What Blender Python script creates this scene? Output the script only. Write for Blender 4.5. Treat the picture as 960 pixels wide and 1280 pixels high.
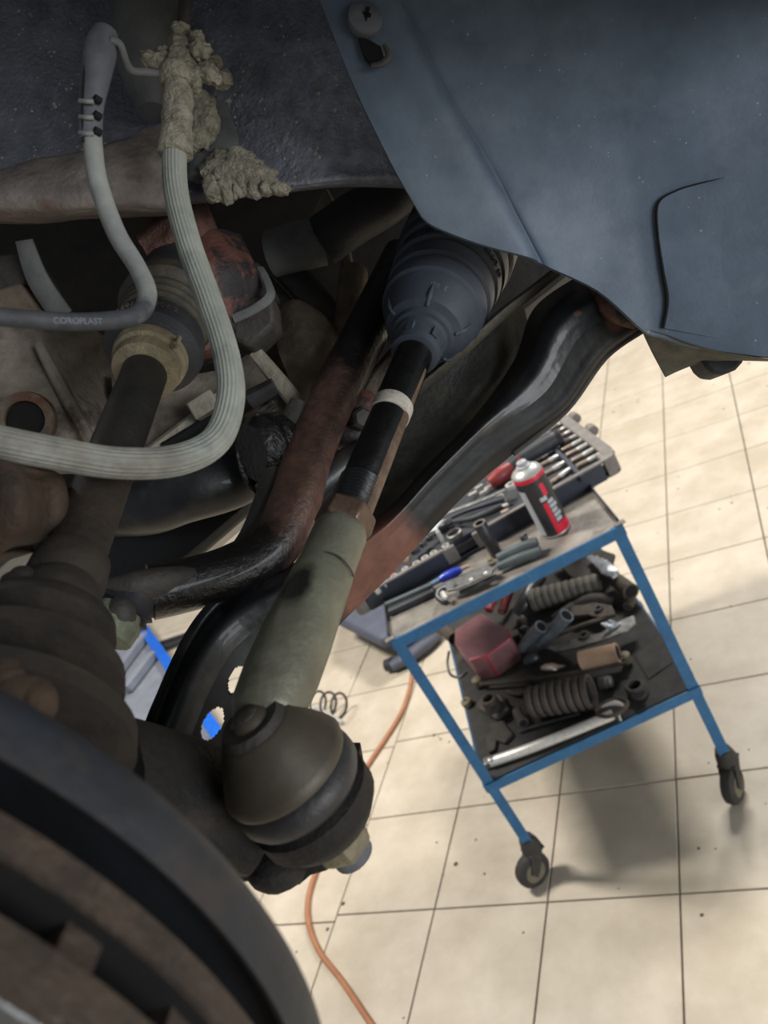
import bpy, bmesh, math, random
from mathutils import Vector, Matrix, noise
random.seed(7)
for o in list(bpy.data.objects): bpy.data.objects.remove(o, do_unlink=True)
S = bpy.context.scene
COL = S.collection
# ------------------------------------------------------------------ camera
FPX, CXP, CYP, H = 982.0, 480.0, 640.0, 1.6967
RX = Vector((0.83090, -0.29255, -0.47329))      # room x, y, z axes in lens coordinates (right, down, forward)
RY = Vector((0.27186, -0.52898, 0.80411))
RX.normalize(); RY = (RY - RX * RX.dot(RY)).normalized()
RZ = RX.cross(RY)
def c2w(v): return Vector((RX.dot(v), RY.dot(v), RZ.dot(v)))
CAMX, CAMY, CAMZ = c2w(Vector((1, 0, 0))), c2w(Vector((0, 1, 0))), c2w(Vector((0, 0, 1)))
cam = bpy.data.cameras.new('camera'); camo = bpy.data.objects.new('camera', cam); COL.objects.link(camo)
cam.sensor_width = 36; cam.lens = FPX / 1280 * 36; cam.clip_start = 0.01; cam.clip_end = 100
m = Matrix.Identity(4)
for i in range(3):
    m[i][0] = CAMX[i]; m[i][1] = -CAMY[i]; m[i][2] = -CAMZ[i]
m[2][3] = H
camo.matrix_world = m
cam.dof.use_dof = True; cam.dof.focus_distance = 0.44; cam.dof.aperture_fstop = 14
S.camera = camo
# ------------------------------------------------------------------ light
w = bpy.data.worlds.new('world'); S.world = w; w.use_nodes = True
w.node_tree.nodes['Background'].inputs[0].default_value = (0.86, 0.93, 1.0, 1)
w.node_tree.nodes['Background'].inputs[1].default_value = 0.21
def lamp(name, loc, target, sx, sy, power, col):
    l = bpy.data.lights.new(name, 'AREA'); l.shape = 'RECTANGLE'; l.size = sx; l.size_y = sy; l.energy = power; l.color = col
    o = bpy.data.objects.new(name, l); COL.objects.link(o); o.location = loc
    o.rotation_euler = (Vector(target) - Vector(loc)).to_track_quat('-Z', 'Y').to_euler()
    return o
lamp('ceiling_lamp', (-2.5, 1.6, 4.0), (-0.9, 1.4, 0), 0.35, 1.3, 165, (1.0, 0.95, 0.89))
lamp('ceiling_lamp', (0.2, 5.0, 4.0), (0.2, 3.6, 0), 1.4, 0.5, 230, (1.0, 0.96, 0.91))
lamp('added_side_light', (4.2, -1.6, 1.5), (0.0, 0.3, 1.6), 2.4, 2.2, 165, (0.92, 0.96, 1.0))  # added cool light from the right, its source is made up
S.view_settings.view_transform = 'Standard'; S.view_settings.look = 'None'
S.view_settings.exposure = 0.0; S.view_settings.gamma = 1.0; S.view_settings.use_curve_mapping = False
# ------------------------------------------------------------------ helpers
def P(x, y, d):
    return c2w(Vector(((x - CXP) / FPX * d, (y - CYP) / FPX * d, d))) + Vector((0, 0, H))
def CV(v): return c2w(Vector(v)) + Vector((0, 0, H))
def W(x, y, z):
    r = c2w(Vector((x - CXP, y - CYP, FPX))); return Vector((0, 0, H)) + r * ((z - H) / r.z)
def pix(wp):
    q = wp - Vector((0, 0, H)); d = CAMZ.dot(q)
    return CXP + FPX * CAMX.dot(q) / d, CYP + FPX * CAMY.dot(q) / d, d
def lin(c):
    return tuple(((v / 255) / 12.92 if v <= 10 else (((v / 255) + 0.055) / 1.055) ** 2.4) for v in c) + (1,)
def perp(a):
    a = a.normalized(); t = Vector((0, 0, 1)) if abs(a.z) < .9 else Vector((1, 0, 0))
    u = a.cross(t).normalized(); return u, a.cross(u).normalized()
def spl(pts, n):
    """Catmull-Rom through tuples of floats"""
    if len(pts) < 2: return pts
    out = []; L = len(pts)
    for i in range(L - 1):
        p0, p1, p2, p3 = pts[max(i - 1, 0)], pts[i], pts[i + 1], pts[min(i + 2, L - 1)]
        for k in range(n):
            t = k / n
            out.append(tuple(.5 * (2 * b + (c - a) * t + (2 * a - 5 * b + 4 * c - d) * t * t + (3 * b - a - 3 * c + d) * t ** 3) for a, b, c, d in zip(p0, p1, p2, p3)))
    out.append(tuple(pts[-1])); return out

class MB:
    def __init__(s): s.v = []; s.f = []; s.t = []
    def vert(s, p, t=0.0): s.v.append(Vector(p)); s.t.append(t); return len(s.v) - 1
    def box(s, c, ax, ay, az):                       # half-axis vectors
        c = Vector(c); b = len(s.v)
        for k in (-1, 1):
            for j in (-1, 1):
                for i in (-1, 1): s.vert(c + ax * i + ay * j + az * k)
        fs = [(0, 2, 3, 1), (4, 5, 7, 6), (0, 1, 5, 4), (2, 6, 7, 3), (0, 4, 6, 2), (1, 3, 7, 5)]
        if ax.cross(ay).dot(az) < 0: fs = [tuple(reversed(q)) for q in fs]
        s.f += [tuple(b + i for i in q) for q in fs]; return s
    def bar(s, a, b, wid, hgt, up=(0, 0, 1)):         # box from a to b
        a, b = Vector(a), Vector(b); d = (b - a); u = Vector(up); sd = d.cross(u).normalized(); u = sd.cross(d).normalized()
        return s.box((a + b) / 2, d / 2, sd * wid / 2, u * hgt / 2)
    def tube(s, pts, rad, seg=16, n=6, cap=True, flat=1.0, ref=None, rib=0, tint=None, spline=True):
        """pts world points, rad radius per point; flat<1 squashes along ref"""
        rad = rad if isinstance(rad, (list, tuple)) else [rad] * len(pts)
        tint = tint if tint else [0] * len(pts)
        rows = [tuple(p) + (r, t) for p, r, t in zip(pts, rad, tint)]
        if spline and len(rows) > 2: rows = spl(rows, n)
        prev = None; b0 = len(s.v); N = len(rows)
        for i, q in enumerate(rows):
            p = Vector(q[:3]); a = Vector(rows[max(i - 1, 0)][:3]); b = Vector(rows[min(i + 1, N - 1)][:3])
            d = (b - a).normalized()
            if prev is None:
                u = (Vector(ref) - d * d.dot(Vector(ref))).normalized() if ref is not None else perp(d)[0]
            else: u = (prev - d * d.dot(prev)).normalized()
            prev = u; v2 = d.cross(u)
            for k in range(seg):
                th = 2 * math.pi * k / seg; r = q[3]
                if rib and k % 2: r *= (1 - rib)
                s.vert(p + u * (math.cos(th) * r * flat) + v2 * (math.sin(th) * r), q[4])
        for i in range(N - 1):
            for k in range(seg):
                a = b0 + i * seg + k; b = b0 + i * seg + (k + 1) % seg
                s.f.append((a, b, b + seg, a + seg))
        if cap:
            s.f.append(tuple(b0 + k for k in reversed(range(seg)))); s.f.append(tuple(b0 + (N - 1) * seg + k for k in range(seg)))
        return s
    def lathe(s, o, ax, prof, seg=32, cap=True, phase=0.0):
        o = Vector(o); ax = Vector(ax).normalized(); u, v2 = perp(ax); b0 = len(s.v)
        for (z, r) in prof:
            for k in range(seg):
                th = 2 * math.pi * k / seg + phase
                s.vert(o + ax * z + (u * math.cos(th) + v2 * math.sin(th)) * r)
        for i in range(len(prof) - 1):
            for k in range(seg):
                a = b0 + i * seg + k; b = b0 + i * seg + (k + 1) % seg
                s.f.append((a, b, b + seg, a + seg))
        if cap:
            s.f.append(tuple(b0 + k for k in reversed(range(seg)))); s.f.append(tuple(b0 + (len(prof) - 1) * seg + k for k in range(seg)))
        return s
    def prism(s, poly, vec):
        b = len(s.v); n = len(poly); vec = Vector(vec)
        for p in poly: s.vert(p)
        for p in poly: s.vert(Vector(p) + vec)
        s.f.append(tuple(b + i for i in range(n))); s.f.append(tuple(b + n + i for i in reversed(range(n))))
        for i in range(n): j = (i + 1) % n; s.f.append((b + j, b + i, b + n + i, b + n + j))
        return s
    def patch(s, rows, nu=6, nv=6, thick=.002, amp=0, freq=40, tint=None, hole=None, back=None):
        """surface through rows of (x, y, depth) points, made solid with its own thickness"""
        g = [spl(r, nu) for r in rows]
        cols = [spl([g[j][i] for j in range(len(g))], nv) for i in range(len(g[0]))]
        nx, ny = len(cols), len(cols[0]); b0 = len(s.v); bk = Vector(back) if back else CAMZ
        for side in (0, 1):
            for i in range(nx):
                for j in range(ny):
                    x, y, d = cols[i][j]; p = P(x, y, d)
                    if amp and not side:
                        p = p - CAMZ * amp * noise.fractal(p * freq, 1.0, 2.0, 4)
                    s.vert(p + bk * (thick * side), tint(x, y) if tint else 0)
        I = lambda sd, i, j: b0 + sd * nx * ny + i * ny + j
        cell = set()
        for i in range(nx - 1):
            for j in range(ny - 1):
                if hole:
                    cx = sum(cols[a][b][0] for a in (i, i + 1) for b in (j, j + 1)) / 4; cy = sum(cols[a][b][1] for a in (i, i + 1) for b in (j, j + 1)) / 4
                    if hole(cx, cy): continue
                cell.add((i, j))
        for (i, j) in cell:
            s.f.append((I(0, i, j), I(0, i, j + 1), I(0, i + 1, j + 1), I(0, i + 1, j)))
            s.f.append((I(1, i, j), I(1, i + 1, j), I(1, i + 1, j + 1), I(1, i, j + 1)))
            for (di, dj, a, b) in ((-1, 0, (i, j), (i, j + 1)), (1, 0, (i + 1, j + 1), (i + 1, j)), (0, -1, (i + 1, j), (i, j)), (0, 1, (i, j + 1), (i + 1, j + 1))):
                if (i + di, j + dj) not in cell: s.f.append((I(0, *b), I(0, *a), I(1, *a), I(1, *b)))
        return s
    def blob(s, c, rx, ry, rz, amp=.2, freq=60, seg=14, rings=9, axes=None):
        c = Vector(c); ax = axes or (CAMX, CAMY, CAMZ); b0 = len(s.v)
        for j in range(rings + 1):
            ph = math.pi * j / rings
            for k in range(seg):
                th = 2 * math.pi * k / seg
                n3 = Vector((math.sin(ph) * math.cos(th), math.cos(ph), math.sin(ph) * math.sin(th)))
                p0 = c + ax[0] * n3.x * rx + ax[1] * n3.y * ry + ax[2] * n3.z * rz
                kf = 1 + amp * noise.fractal(p0 * freq, .8, 2.1, 5) * .7
                s.vert(c + (p0 - c) * kf)
        for j in range(rings):
            for k in range(seg):
                a = b0 + j * seg + k; b = b0 + j * seg + (k + 1) % seg
                s.f.append((a, b, b + seg, a + seg))
        return s
    def build(s, name, mat, parent=None, sharp=35, bevel=0, fix=True):
        me = bpy.data.meshes.new(name)
        lo = Vector((min(p[i] for p in s.v) for i in range(3))); hi = Vector((max(p[i] for p in s.v) for i in range(3)))
        c = (lo + hi) / 2
        if parent is None: c.z = lo.z
        me.from_pydata([tuple(p - c) for p in s.v], [], s.f)
        if any(s.t):
            at = me.attributes.new('tint', 'FLOAT', 'POINT'); at.data.foreach_set('value', s.t)
        if fix:
            bm = bmesh.new(); bm.from_mesh(me); bmesh.ops.recalc_face_normals(bm, faces=bm.faces); bm.to_mesh(me); bm.free()
        me.materials.append(mat)
        if sharp:
            me.shade_smooth(); me.set_sharp_from_angle(angle=math.radians(sharp))
        o = bpy.data.objects.new(name, me); COL.objects.link(o)
        WL[o.name] = c
        if parent is not None: o.parent = parent; o.location = c - WL[parent.name]
        else: o.location = c
        if bevel:
            md = o.modifiers.new('bevel', 'BEVEL'); md.width = bevel; md.segments = 2; md.limit_method = 'ANGLE'
        return o
WL = {}
def thing(name, loc, label, cat, group=None):
    o = bpy.data.objects.new(name, None); COL.objects.link(o); o.empty_display_size = .05
    o.location = loc; WL[o.name] = Vector(loc); return tag(o, label, cat, group)
def tag(o, label, cat, group=None):
    o['label'] = label; o['category'] = cat
    if group: o['group'] = group
    return o
def textmb(body, size, fn, depth=.0002):
    """lettering as geometry: fn maps flat (x, y, z) onto the surface"""
    cu = bpy.data.curves.new('lettering', 'FONT'); cu.body = body; cu.size = size; cu.extrude = depth; cu.align_x = 'CENTER'
    o = bpy.data.objects.new('lettering', cu); COL.objects.link(o)
    me = bpy.data.meshes.new_from_object(o)
    b = MB()
    for v in me.vertices: b.vert(fn(v.co.x, v.co.y, v.co.z))
    b.f = [tuple(p.vertices) for p in me.polygons]
    bpy.data.objects.remove(o); bpy.data.curves.remove(cu); bpy.data.meshes.remove(me)
    return b
# ------------------------------------------------------------------ materials
def mat(name, c1, c2=None, scale=60, rough=.5, metal=0, bump=0, bscale=400, speck=None, tint=None, lo=.35, hi=.65, spec=.5, rvar=.15, coat=0, patch=None, alpha=1, trans=0):
    mt = bpy.data.materials.new(name); mt.use_nodes = True; nt = mt.node_tree; N = nt.nodes; L = nt.links
    b = N['Principled BSDF']; pos = N.new('ShaderNodeNewGeometry').outputs['Position']
    def nz(sc, det=8, rg=.66):
        n = N.new('ShaderNodeTexNoise'); n.inputs['Scale'].default_value = sc; n.inputs['Detail'].default_value = det; n.inputs['Roughness'].default_value = rg
        L.new(pos, n.inputs['Vector']); return n.outputs['Fac']
    def ramp(fac, a, z):
        r = N.new('ShaderNodeMapRange'); r.inputs['From Min'].default_value = a; r.inputs['From Max'].default_value = z; L.new(fac, r.inputs['Value']); return r.outputs['Result']
    def mix(fac, a, z):
        x = N.new('ShaderNodeMix'); x.data_type = 'RGBA'
        if isinstance(fac, float): x.inputs['Factor'].default_value = fac
        else: L.new(fac, x.inputs['Factor'])
        for sock, val in ((x.inputs[6], a), (x.inputs[7], z)):
            if isinstance(val, tuple): sock.default_value = val
            else: L.new(val, sock)
        return x.outputs[2]
    def mul(a, z):
        x = N.new('ShaderNodeMath'); x.operation = 'MULTIPLY'
        for sock, val in ((x.inputs[0], a), (x.inputs[1], z)):
            if isinstance(val, (int, float)): sock.default_value = val
            else: L.new(val, sock)
        return x.outputs[0]
    col = lin(c1)
    f = nz(scale)
    if c2: col = mix(ramp(f, lo, hi), lin(c1), lin(c2))
    if patch:                                   # (colour, scale, from, to)
        col = mix(ramp(nz(patch[1], 5), patch[2], patch[3]), col, lin(patch[0]))
    if tint:                                    # colour painted where the 'tint' attribute says, edge broken by noise
        at = N.new('ShaderNodeAttribute'); at.attribute_name = 'tint'
        ad = N.new('ShaderNodeMath'); ad.operation = 'ADD'; L.new(at.outputs['Fac'], ad.inputs[0])
        L.new(mul(ramp(nz(scale * 1.3), .2, .8), .5), ad.inputs[1])
        tc = mix(ramp(nz(scale * 2.5), .3, .7), lin(tint), lin(tuple(v * .72 for v in tint)))
        col = mix(ramp(ad.outputs[0], .55, .95), col, tc)
    if speck:                                   # (colour, scale, size)
        vo = N.new('ShaderNodeTexVoronoi'); vo.inputs['Scale'].default_value = speck[1]; L.new(pos, vo.inputs['Vector'])
        k = N.new('ShaderNodeMath'); k.operation = 'LESS_THAN'; L.new(vo.outputs['Distance'], k.inputs[0])
        L.new(mul(ramp(nz(speck[1] * .35, 3), .45, .72), speck[2]), k.inputs[1])
        col = mix(k.outputs[0], col, lin(speck[0]))
    if isinstance(col, tuple): b.inputs['Base Color'].default_value = col
    else: L.new(col, b.inputs['Base Color'])
    rr = N.new('ShaderNodeMapRange'); rr.inputs['To Min'].default_value = max(rough - rvar, .05); rr.inputs['To Max'].default_value = min(rough + rvar, 1)
    L.new(nz(scale * 1.7), rr.inputs['Value']); L.new(rr.outputs['Result'], b.inputs['Roughness'])
    b.inputs['Metallic'].default_value = metal; b.inputs['Specular IOR Level'].default_value = spec; b.inputs['Coat Weight'].default_value = coat
    b.inputs['Transmission Weight'].default_value = trans; b.inputs['Alpha'].default_value = alpha
    if bump:
        bp = N.new('ShaderNodeBump'); bp.inputs['Strength'].default_value = min(bump, 1); bp.inputs['Distance'].default_value = .0022 * max(1, bump)
        L.new(nz(bscale, 5, .6), bp.inputs['Height']); L.new(bp.outputs['Normal'], b.inputs['Normal'])
    return mt
M = dict(
    tile=mat('floor_tile', (207, 195, 176), (186, 174, 153), 6, .42, 0, .05, 60, speck=((70, 62, 52), 16, .16), patch=((186, 172, 150), 2.2, .52, .72)),
    grout=mat('grout', (70, 64, 56), (92, 84, 72), 20, .9),
    wall=mat('wall_paint', (205, 208, 205), (188, 192, 190), 2, .8),
    liner=mat('liner_plastic', (93, 107, 123), (77, 90, 105), 30, .55, 0, .08, 500, speck=((132, 138, 138), 190, .17), patch=((108, 118, 130), 13, .52, .75)),
    linerd=mat('liner_dark', (62, 64, 62), (92, 90, 76), 90, .7, 0, .3, 500),  # darker, duller tone for the folded lip and torn rim
    gap=mat('black_gap', (10, 10, 11), None, 50, .9),
    fender=mat('underseal', (98, 101, 112), (132, 135, 144), 55, .5, 0, 1.0, 330, speck=((190, 180, 160), 260, .40), tint=(165, 168, 180)),
    rail=mat('dusty_rail', (142, 132, 124), (96, 88, 84), 45, .75, 0, .6, 300, patch=((112, 70, 56), 30, .6, .7)),
    mud=mat('dried_mud', (184, 178, 158), (134, 128, 112), 140, .95, 0, 1.6, 420),
    greymetal=mat('grey_painted_metal', (116, 117, 114), (88, 90, 90), 40, .7, 0, .2, 300),
    hose=mat('dusty_hose_rubber', (156, 158, 148), (132, 134, 126), 60, .75, 0, .15, 800, tint=(116, 108, 96), patch=((105, 108, 108), 45, .58, .72)),
    cable=mat('dusty_cable', (150, 152, 146), (128, 130, 126), 70, .7, 0, .1, 700, tint=(70, 72, 76)),
    sleeve=mat('grey_rubber_sleeve', (106, 108, 112), (82, 84, 90), 70, .7, 0, .2, 500),
    letter=mat('pale_print', (116, 116, 128), None, 50, .7),
    black=mat('black_paint', (13, 13, 15), (22, 22, 24), 60, .32, 0, .12, 300, rvar=.12, spec=.6),
    arm=mat('black_arm_paint', (17, 19, 22), (26, 29, 33), 40, .46, 0, .15, 120, tint=(112, 70, 58), patch=((58, 55, 50), 18, .52, .68), rvar=.1, coat=.1),
    armface=mat('matte_arm_face', (31, 30, 29), (23, 22, 22), 30, .6, 0, .15, 160, tint=(120, 78, 64), patch=((58, 55, 49), 16, .58, .72), spec=.35),
    oily=mat('oily_black', (14, 14, 16), (34, 32, 30), 80, .25, 0, .9, 260, spec=.7),
    dark=mat('dark_grimy_metal', (46, 45, 43), (70, 65, 60), 45, .65, .1, .5, 220),
    engine=mat('engine_dark', (26, 25, 24), (46, 42, 38), 22, .8, 0, .6, 120),
    cast=mat('dirty_aluminium', (146, 136, 122), (100, 90, 79), 35, .7, .25, .6, 220, patch=((62, 52, 46), 22, .56, .68)),
    castd=mat('brown_grimy_casting', (118, 106, 88), (76, 66, 57), 45, .65, .15, .6, 220, patch=((100, 62, 48), 26, .58, .68)),
    pale=mat('pale_aluminium_edge', (168, 162, 144), (136, 130, 114), 60, .6, .3, .4, 300),
    rust=mat('rust', (112, 80, 68), (84, 58, 50), 90, .85, 0, 1.0, 500, patch=((54, 44, 42), 40, .56, .66)),
    rustred=mat('rust_red_paint', (112, 72, 60), (80, 54, 48), 60, .6, 0, .5, 300, patch=((44, 40, 40), 30, .46, .53)),
    bar=mat('anti_roll_bar_paint', (18, 17, 17), (30, 27, 26), 60, .35, 0, .5, 260, tint=(120, 90, 78), coat=.15),
    shaft=mat('dusty_black_shaft', (24, 23, 22), (40, 37, 33), 50, .55, 0, .3, 300, tint=(60, 50, 40)),
    cvboot=mat('muddy_rubber', (27, 23, 20), (48, 40, 32), 50, .8, 0, .3, 260),
    rubber=mat('black_rubber', (36, 37, 40), (46, 47, 50), 60, .6, 0, .2, 400),
    clamp=mat('dusty_clamp', (150, 140, 112), (120, 110, 88), 90, .65, .3, .5, 400),
    boot=mat('new_rubber_boot', (58, 64, 73), (66, 72, 82), 60, .48, 0, .1, 500),
    rod=mat('black_rod', (12, 12, 13), (20, 20, 20), 80, .3, .2, .1, 400),
    rodside=mat('worn_steel_side', (132, 112, 96), (96, 78, 66), 60, .45, .5, .3, 300),
    white=mat('white_paint_mark', (200, 194, 182), (150, 140, 128), 120, .7),
    nut=mat('brown_steel_nut', (112, 92, 76), (84, 68, 58), 70, .45, .5, .3, 300),
    zinc=mat('tie_rod_zinc', (122, 122, 105), (100, 97, 83), 45, .5, .35, .25, 250, tint=(38, 36, 34), patch=((146, 124, 88), 26, .62, .74)),
    bell=mat('dark_joint_housing', (84, 77, 65), (68, 62, 53), 30, .5, .3, .08, 250, patch=((128, 110, 80), 30, .6, .72)),  # darker and browner than the zinc of the rod end
    jboot=mat('joint_boot_rubber', (58, 57, 58), (46, 44, 43), 50, .5, 0, .2, 300),
    nutpale=mat('dusty_nut', (136, 128, 104), (104, 98, 84), 80, .6, .3, .5, 300),
    shield=mat('dust_shield_paint', (44, 47, 53), (36, 37, 41), 25, .5, .1, .2, 200, patch=((66, 56, 50), 24, .55, .7)),
    discrust=mat('disc_rust', (86, 72, 60), (62, 53, 46), 90, .85, .1, .8, 500, patch=((140, 122, 108), 60, .64, .72)),
    discface=mat('disc_face', (168, 170, 172), (140, 140, 140), 200, .35, .85, .2, 900),
    knuckle=mat('dirty_cast_iron', (32, 28, 25), (24, 21, 19), 60, .75, .1, .6, 260, patch=((52, 42, 33), 28, .58, .7)),
    caliper=mat('brown_caliper', (74, 57, 42), (52, 41, 32), 60, .8, .1, .6, 260),
    greenish=mat('greenish_zinc', (138, 146, 124), (112, 116, 98), 120, .7, .2, .7, 500),
    red=mat('red_plastic', (220, 40, 44), None, 60, .4),
    # trolley and tools
    blue=mat('blue_paint', (42, 105, 150), (34, 90, 134), 30, .45, 0, .1, 200, speck=((120, 140, 140), 120, .2), patch=((110, 116, 110), 30, .68, .73)),
    blue_shaded=mat('shaded_blue_paint', (24, 34, 46), (30, 40, 50), 30, .5),  # blue leg paint darkened, shade on the rear legs put into the colour
    sheet=mat('worn_sheet_steel', (150, 144, 136), (118, 112, 104), 20, .5, .35, .15, 150, patch=((86, 80, 72), 9, .56, .7)),
    mat_=mat('black_rubber_mat', (44, 43, 42), (58, 56, 53), 25, .85, 0, .4, 200),
    navy=mat('navy_case_plastic', (48, 54, 68), (42, 47, 58), 30, .55),
    casegrey=mat('grey_case_plastic', (128, 122, 116), (108, 102, 96), 30, .6),
    chrome=mat('chrome_steel', (218, 216, 210), (204, 201, 194), 60, .3, .3),
    chromed=mat('dull_chrome', (190, 172, 154), (156, 140, 126), 60, .35, .3),
    steel=mat('dull_steel', (150, 150, 148), (112, 110, 106), 60, .4, .7, .1, 300),
    steeld=mat('dark_steel', (84, 84, 86), (62, 62, 64), 60, .42, .6, .1, 300),
    grip=mat('black_grip', (42, 44, 48), (54, 56, 60), 60, .55),
    gripg=mat('grey_green_grip', (86, 94, 94), (72, 80, 82), 60, .5),
    handleblue=mat('blue_handle', (44, 66, 190), (36, 56, 160), 60, .3),
    lightblue=mat('pale_blue_plastic', (96, 132, 168), (80, 110, 144), 60, .5),
    canblack=mat('can_black', (44, 44, 48), (50, 50, 54), 60, .35),
    canred=mat('can_red', (214, 34, 62), None, 60, .35),
    cangrey=mat('can_silver_label', (186, 190, 194), None, 60, .35),
    canmetal=mat('can_metal', (182, 182, 178), None, 60, .4, .4),
    nozzle=mat('nozzle_grey', (168, 170, 172), None, 60, .5),
    toolred=mat('tool_red', (150, 54, 52), (124, 44, 44), 60, .45),
    boxred=mat('red_clear_plastic', (146, 100, 102), (122, 84, 86), 25, .4, tint=(206, 50, 66)),
    bellows=mat('grey_bellows', (110, 106, 96), (86, 83, 77), 40, .75, 0, .2, 300),
    bellowsb=mat('brown_bellows', (84, 76, 70), (68, 62, 58), 40, .75, 0, .3, 300),
    pipe=mat('steel_blue_pipe', (146, 153, 162), (118, 125, 133), 40, .35, .25),
    card=mat('cardboard_tube', (188, 158, 132), (168, 138, 114), 30, .85),
    film=mat('clear_film', (200, 204, 208), (120, 124, 128), 160, .18, .3, 1.0, 90),
    partbrown=mat('grimy_part', (88, 78, 66), (60, 54, 48), 50, .7, .2, .5, 250),
    partdark=mat('grimy_rubber_part', (52, 49, 46), (66, 62, 57), 40, .8, 0, .3, 250),
    hoseorange=mat('orange_hose', (178, 122, 86), (158, 106, 74), 20, .6),
    tyre=mat('castor_tyre', (58, 55, 52), (46, 44, 42), 40, .75),
    hub=mat('castor_hub', (120, 114, 92), (96, 90, 74), 40, .6),
    spring=mat('spring_black', (40, 42, 42), (60, 60, 60), 60, .45, .2),
    platform=mat('grey_lift_paint', (136, 140, 150), (118, 122, 132), 8, .6),
    strongblue=mat('bright_blue_paint', (24, 104, 214), (20, 92, 190), 20, .45),
    tub=mat('dark_grey_plastic', (92, 96, 110), (80, 84, 97), 12, .6),
)
# ================================================================== THE SETTING
PITCH = .195 * H; X0, Y0 = -.3255 * H, .6985 * H
mb = MB(); mb.box((-1, 3, -.03), Vector((9, 0, 0)), Vector((0, 9, 0)), Vector((0, 0, .024)))
floor = mb.build('floor', M['grout'], sharp=0); floor['kind'] = 'structure'
tb = MB(); hh = PITCH / 2 - .0022
tb.prism([Vector((sx * hh, sy * hh, -.005)) for sx, sy in ((-1, -1), (1, -1), (1, 1), (-1, 1))], (0, 0, .0)) if False else None
b = .0012
for z, e in ((-.006, hh), (-.001, hh), (0, hh - b)):
    for sx, sy in ((-1, -1), (1, -1), (1, 1), (-1, 1)): tb.vert((sx * e, sy * e, z))
for r in range(2):
    for k in range(4): tb.f.append((r * 4 + k, r * 4 + (k + 1) % 4, r * 4 + 4 + (k + 1) % 4, r * 4 + 4 + k))
tb.f += [(8, 9, 10, 11), (3, 2, 1, 0)]
tme = bpy.data.meshes.new('tile'); tme.from_pydata([tuple(v) for v in tb.v], [], tb.f); tme.materials.append(M['tile'])
far = MB()
cells = []
for i in range(-24, 26):
    for j in range(-16, 30):
        x = X0 + (i + .5) * PITCH; y = Y0 + (j + .5) * PITCH - (.021 if i < -3 else 0)
        px, py, d = pix(Vector((x, y, 0)))
        vis = d > .2 and -60 < px < 1020 and -60 < py < 1340
        cells.append((0 if vis else 1, d, x, y))
cells.sort()
for k, (vis, d, x, y) in enumerate(cells):
    if k < 290 and vis == 0 and d < 5.5:
        o = bpy.data.objects.new('tile', tme); COL.objects.link(o); o.parent = floor; o.location = Vector((x, y, random.uniform(-.0004, .0004))) - WL[floor.name]
        o.rotation_euler = (random.uniform(-.001, .001), random.uniform(-.001, .001), 0)
    else:
        b0 = len(far.v)
        for v in tb.v: far.vert(Vector((x, y, 0)) + v)
        far.f += [tuple(b0 + q for q in fc) for fc in tb.f]
o = far.build('tile_field', M['tile'], floor, sharp=0, fix=False); o['kind'] = 'stuff'
mb = MB(); mb.box((-1, 11.9, 2.2), Vector((9, 0, 0)), Vector((0, .1, 0)), Vector((0, 0, 2.2))); mb.build('wall_back', M['wall'], sharp=0)['kind'] = 'structure'
mb = MB(); mb.box((-9.9, 3, 2.2), Vector((.1, 0, 0)), Vector((0, 9, 0)), Vector((0, 0, 2.2))); mb.build('wall_left', M['wall'], sharp=0)['kind'] = 'structure'
# ================================================================== THE CAR
# ---- wheel arch liner
LN = thing('wheel_arch_liner', P(760, 450, .40), 'blue-grey plastic wheel arch liner filling the top right corner', 'liner')
cols = [[(385, -40, .362), (437, 95, .372), (487, 200, .383), (512, 245, .388), (527, 271, .391)],
        [(410, -40, .362), (458, 95, .372), (508, 200, .383), (528, 250, .388), (545, 284, .392)],
        [(440, -40, .363), (492, 95, .373), (545, 200, .384), (572, 260, .389), (598, 304, .394)],
        [(478, -40, .364), (536, 95, .375), (600, 205, .386), (632, 265, .391), (662, 322, .396)],
        [(488, -40, .372), (548, 95, .384), (611, 205, .395), (643, 266, .400), (675, 329, .405)],
        [(505, -40, .373), (560, 95, .385), (624, 205, .396), (655, 268, .400), (690, 336, .405)],
        [(600, -40, .378), (640, 95, .390), (690, 215, .400), (718, 285, .404), (748, 364, .409)],
        [(720, -40, .380), (740, 95, .392), (770, 225, .402), (786, 310, .407), (804, 413, .412)],
        [(780, -40, .380), (795, 95, .391), (812, 235, .401), (820, 320, .406), (829, 422, .412)],
        [(860, -40, .376), (866, 95, .387), (872, 245, .397), (876, 330, .402), (882, 436, .408)],
        [(1020, -40, .366), (1020, 95, .376), (1020, 260, .386), (1020, 340, .391), (1020, 452, .396)],
        [(1400, -40, .33), (1400, 95, .34), (1400, 260, .35), (1400, 340, .36), (1400, 480, .365)]]
mb = MB(); mb.patch(cols, 5, 5, .0025, amp=.0006, freq=22); mb.build('liner_panel', M['liner'], LN, sharp=25)
cr = [(905, 222, .3915), (875, 229, .3935), (846, 238, .395), (823, 254, .397), (822, 290, .399), (828, 335, .402), (834, 375, .405), (829, 410, .408)]
gl = [q for i in range(len(cols)) for q in spl(cols[i], 24)]
gg = [spl(r, 16) for r in zip(*[spl(c_, 16) for c_ in cols])]
GP = [q for r in gg for q in r]
def liner_d(x, y):
    b4 = sorted(((q[0] - x) ** 2 + (q[1] - y) ** 2 + .01, q[2]) for q in GP if abs(q[0] - x) < 40 and abs(q[1] - y) < 40)[:4]
    return sum(d / w_ for w_, d in b4) / sum(1 / w_ for w_, d in b4)
rows = []
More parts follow.
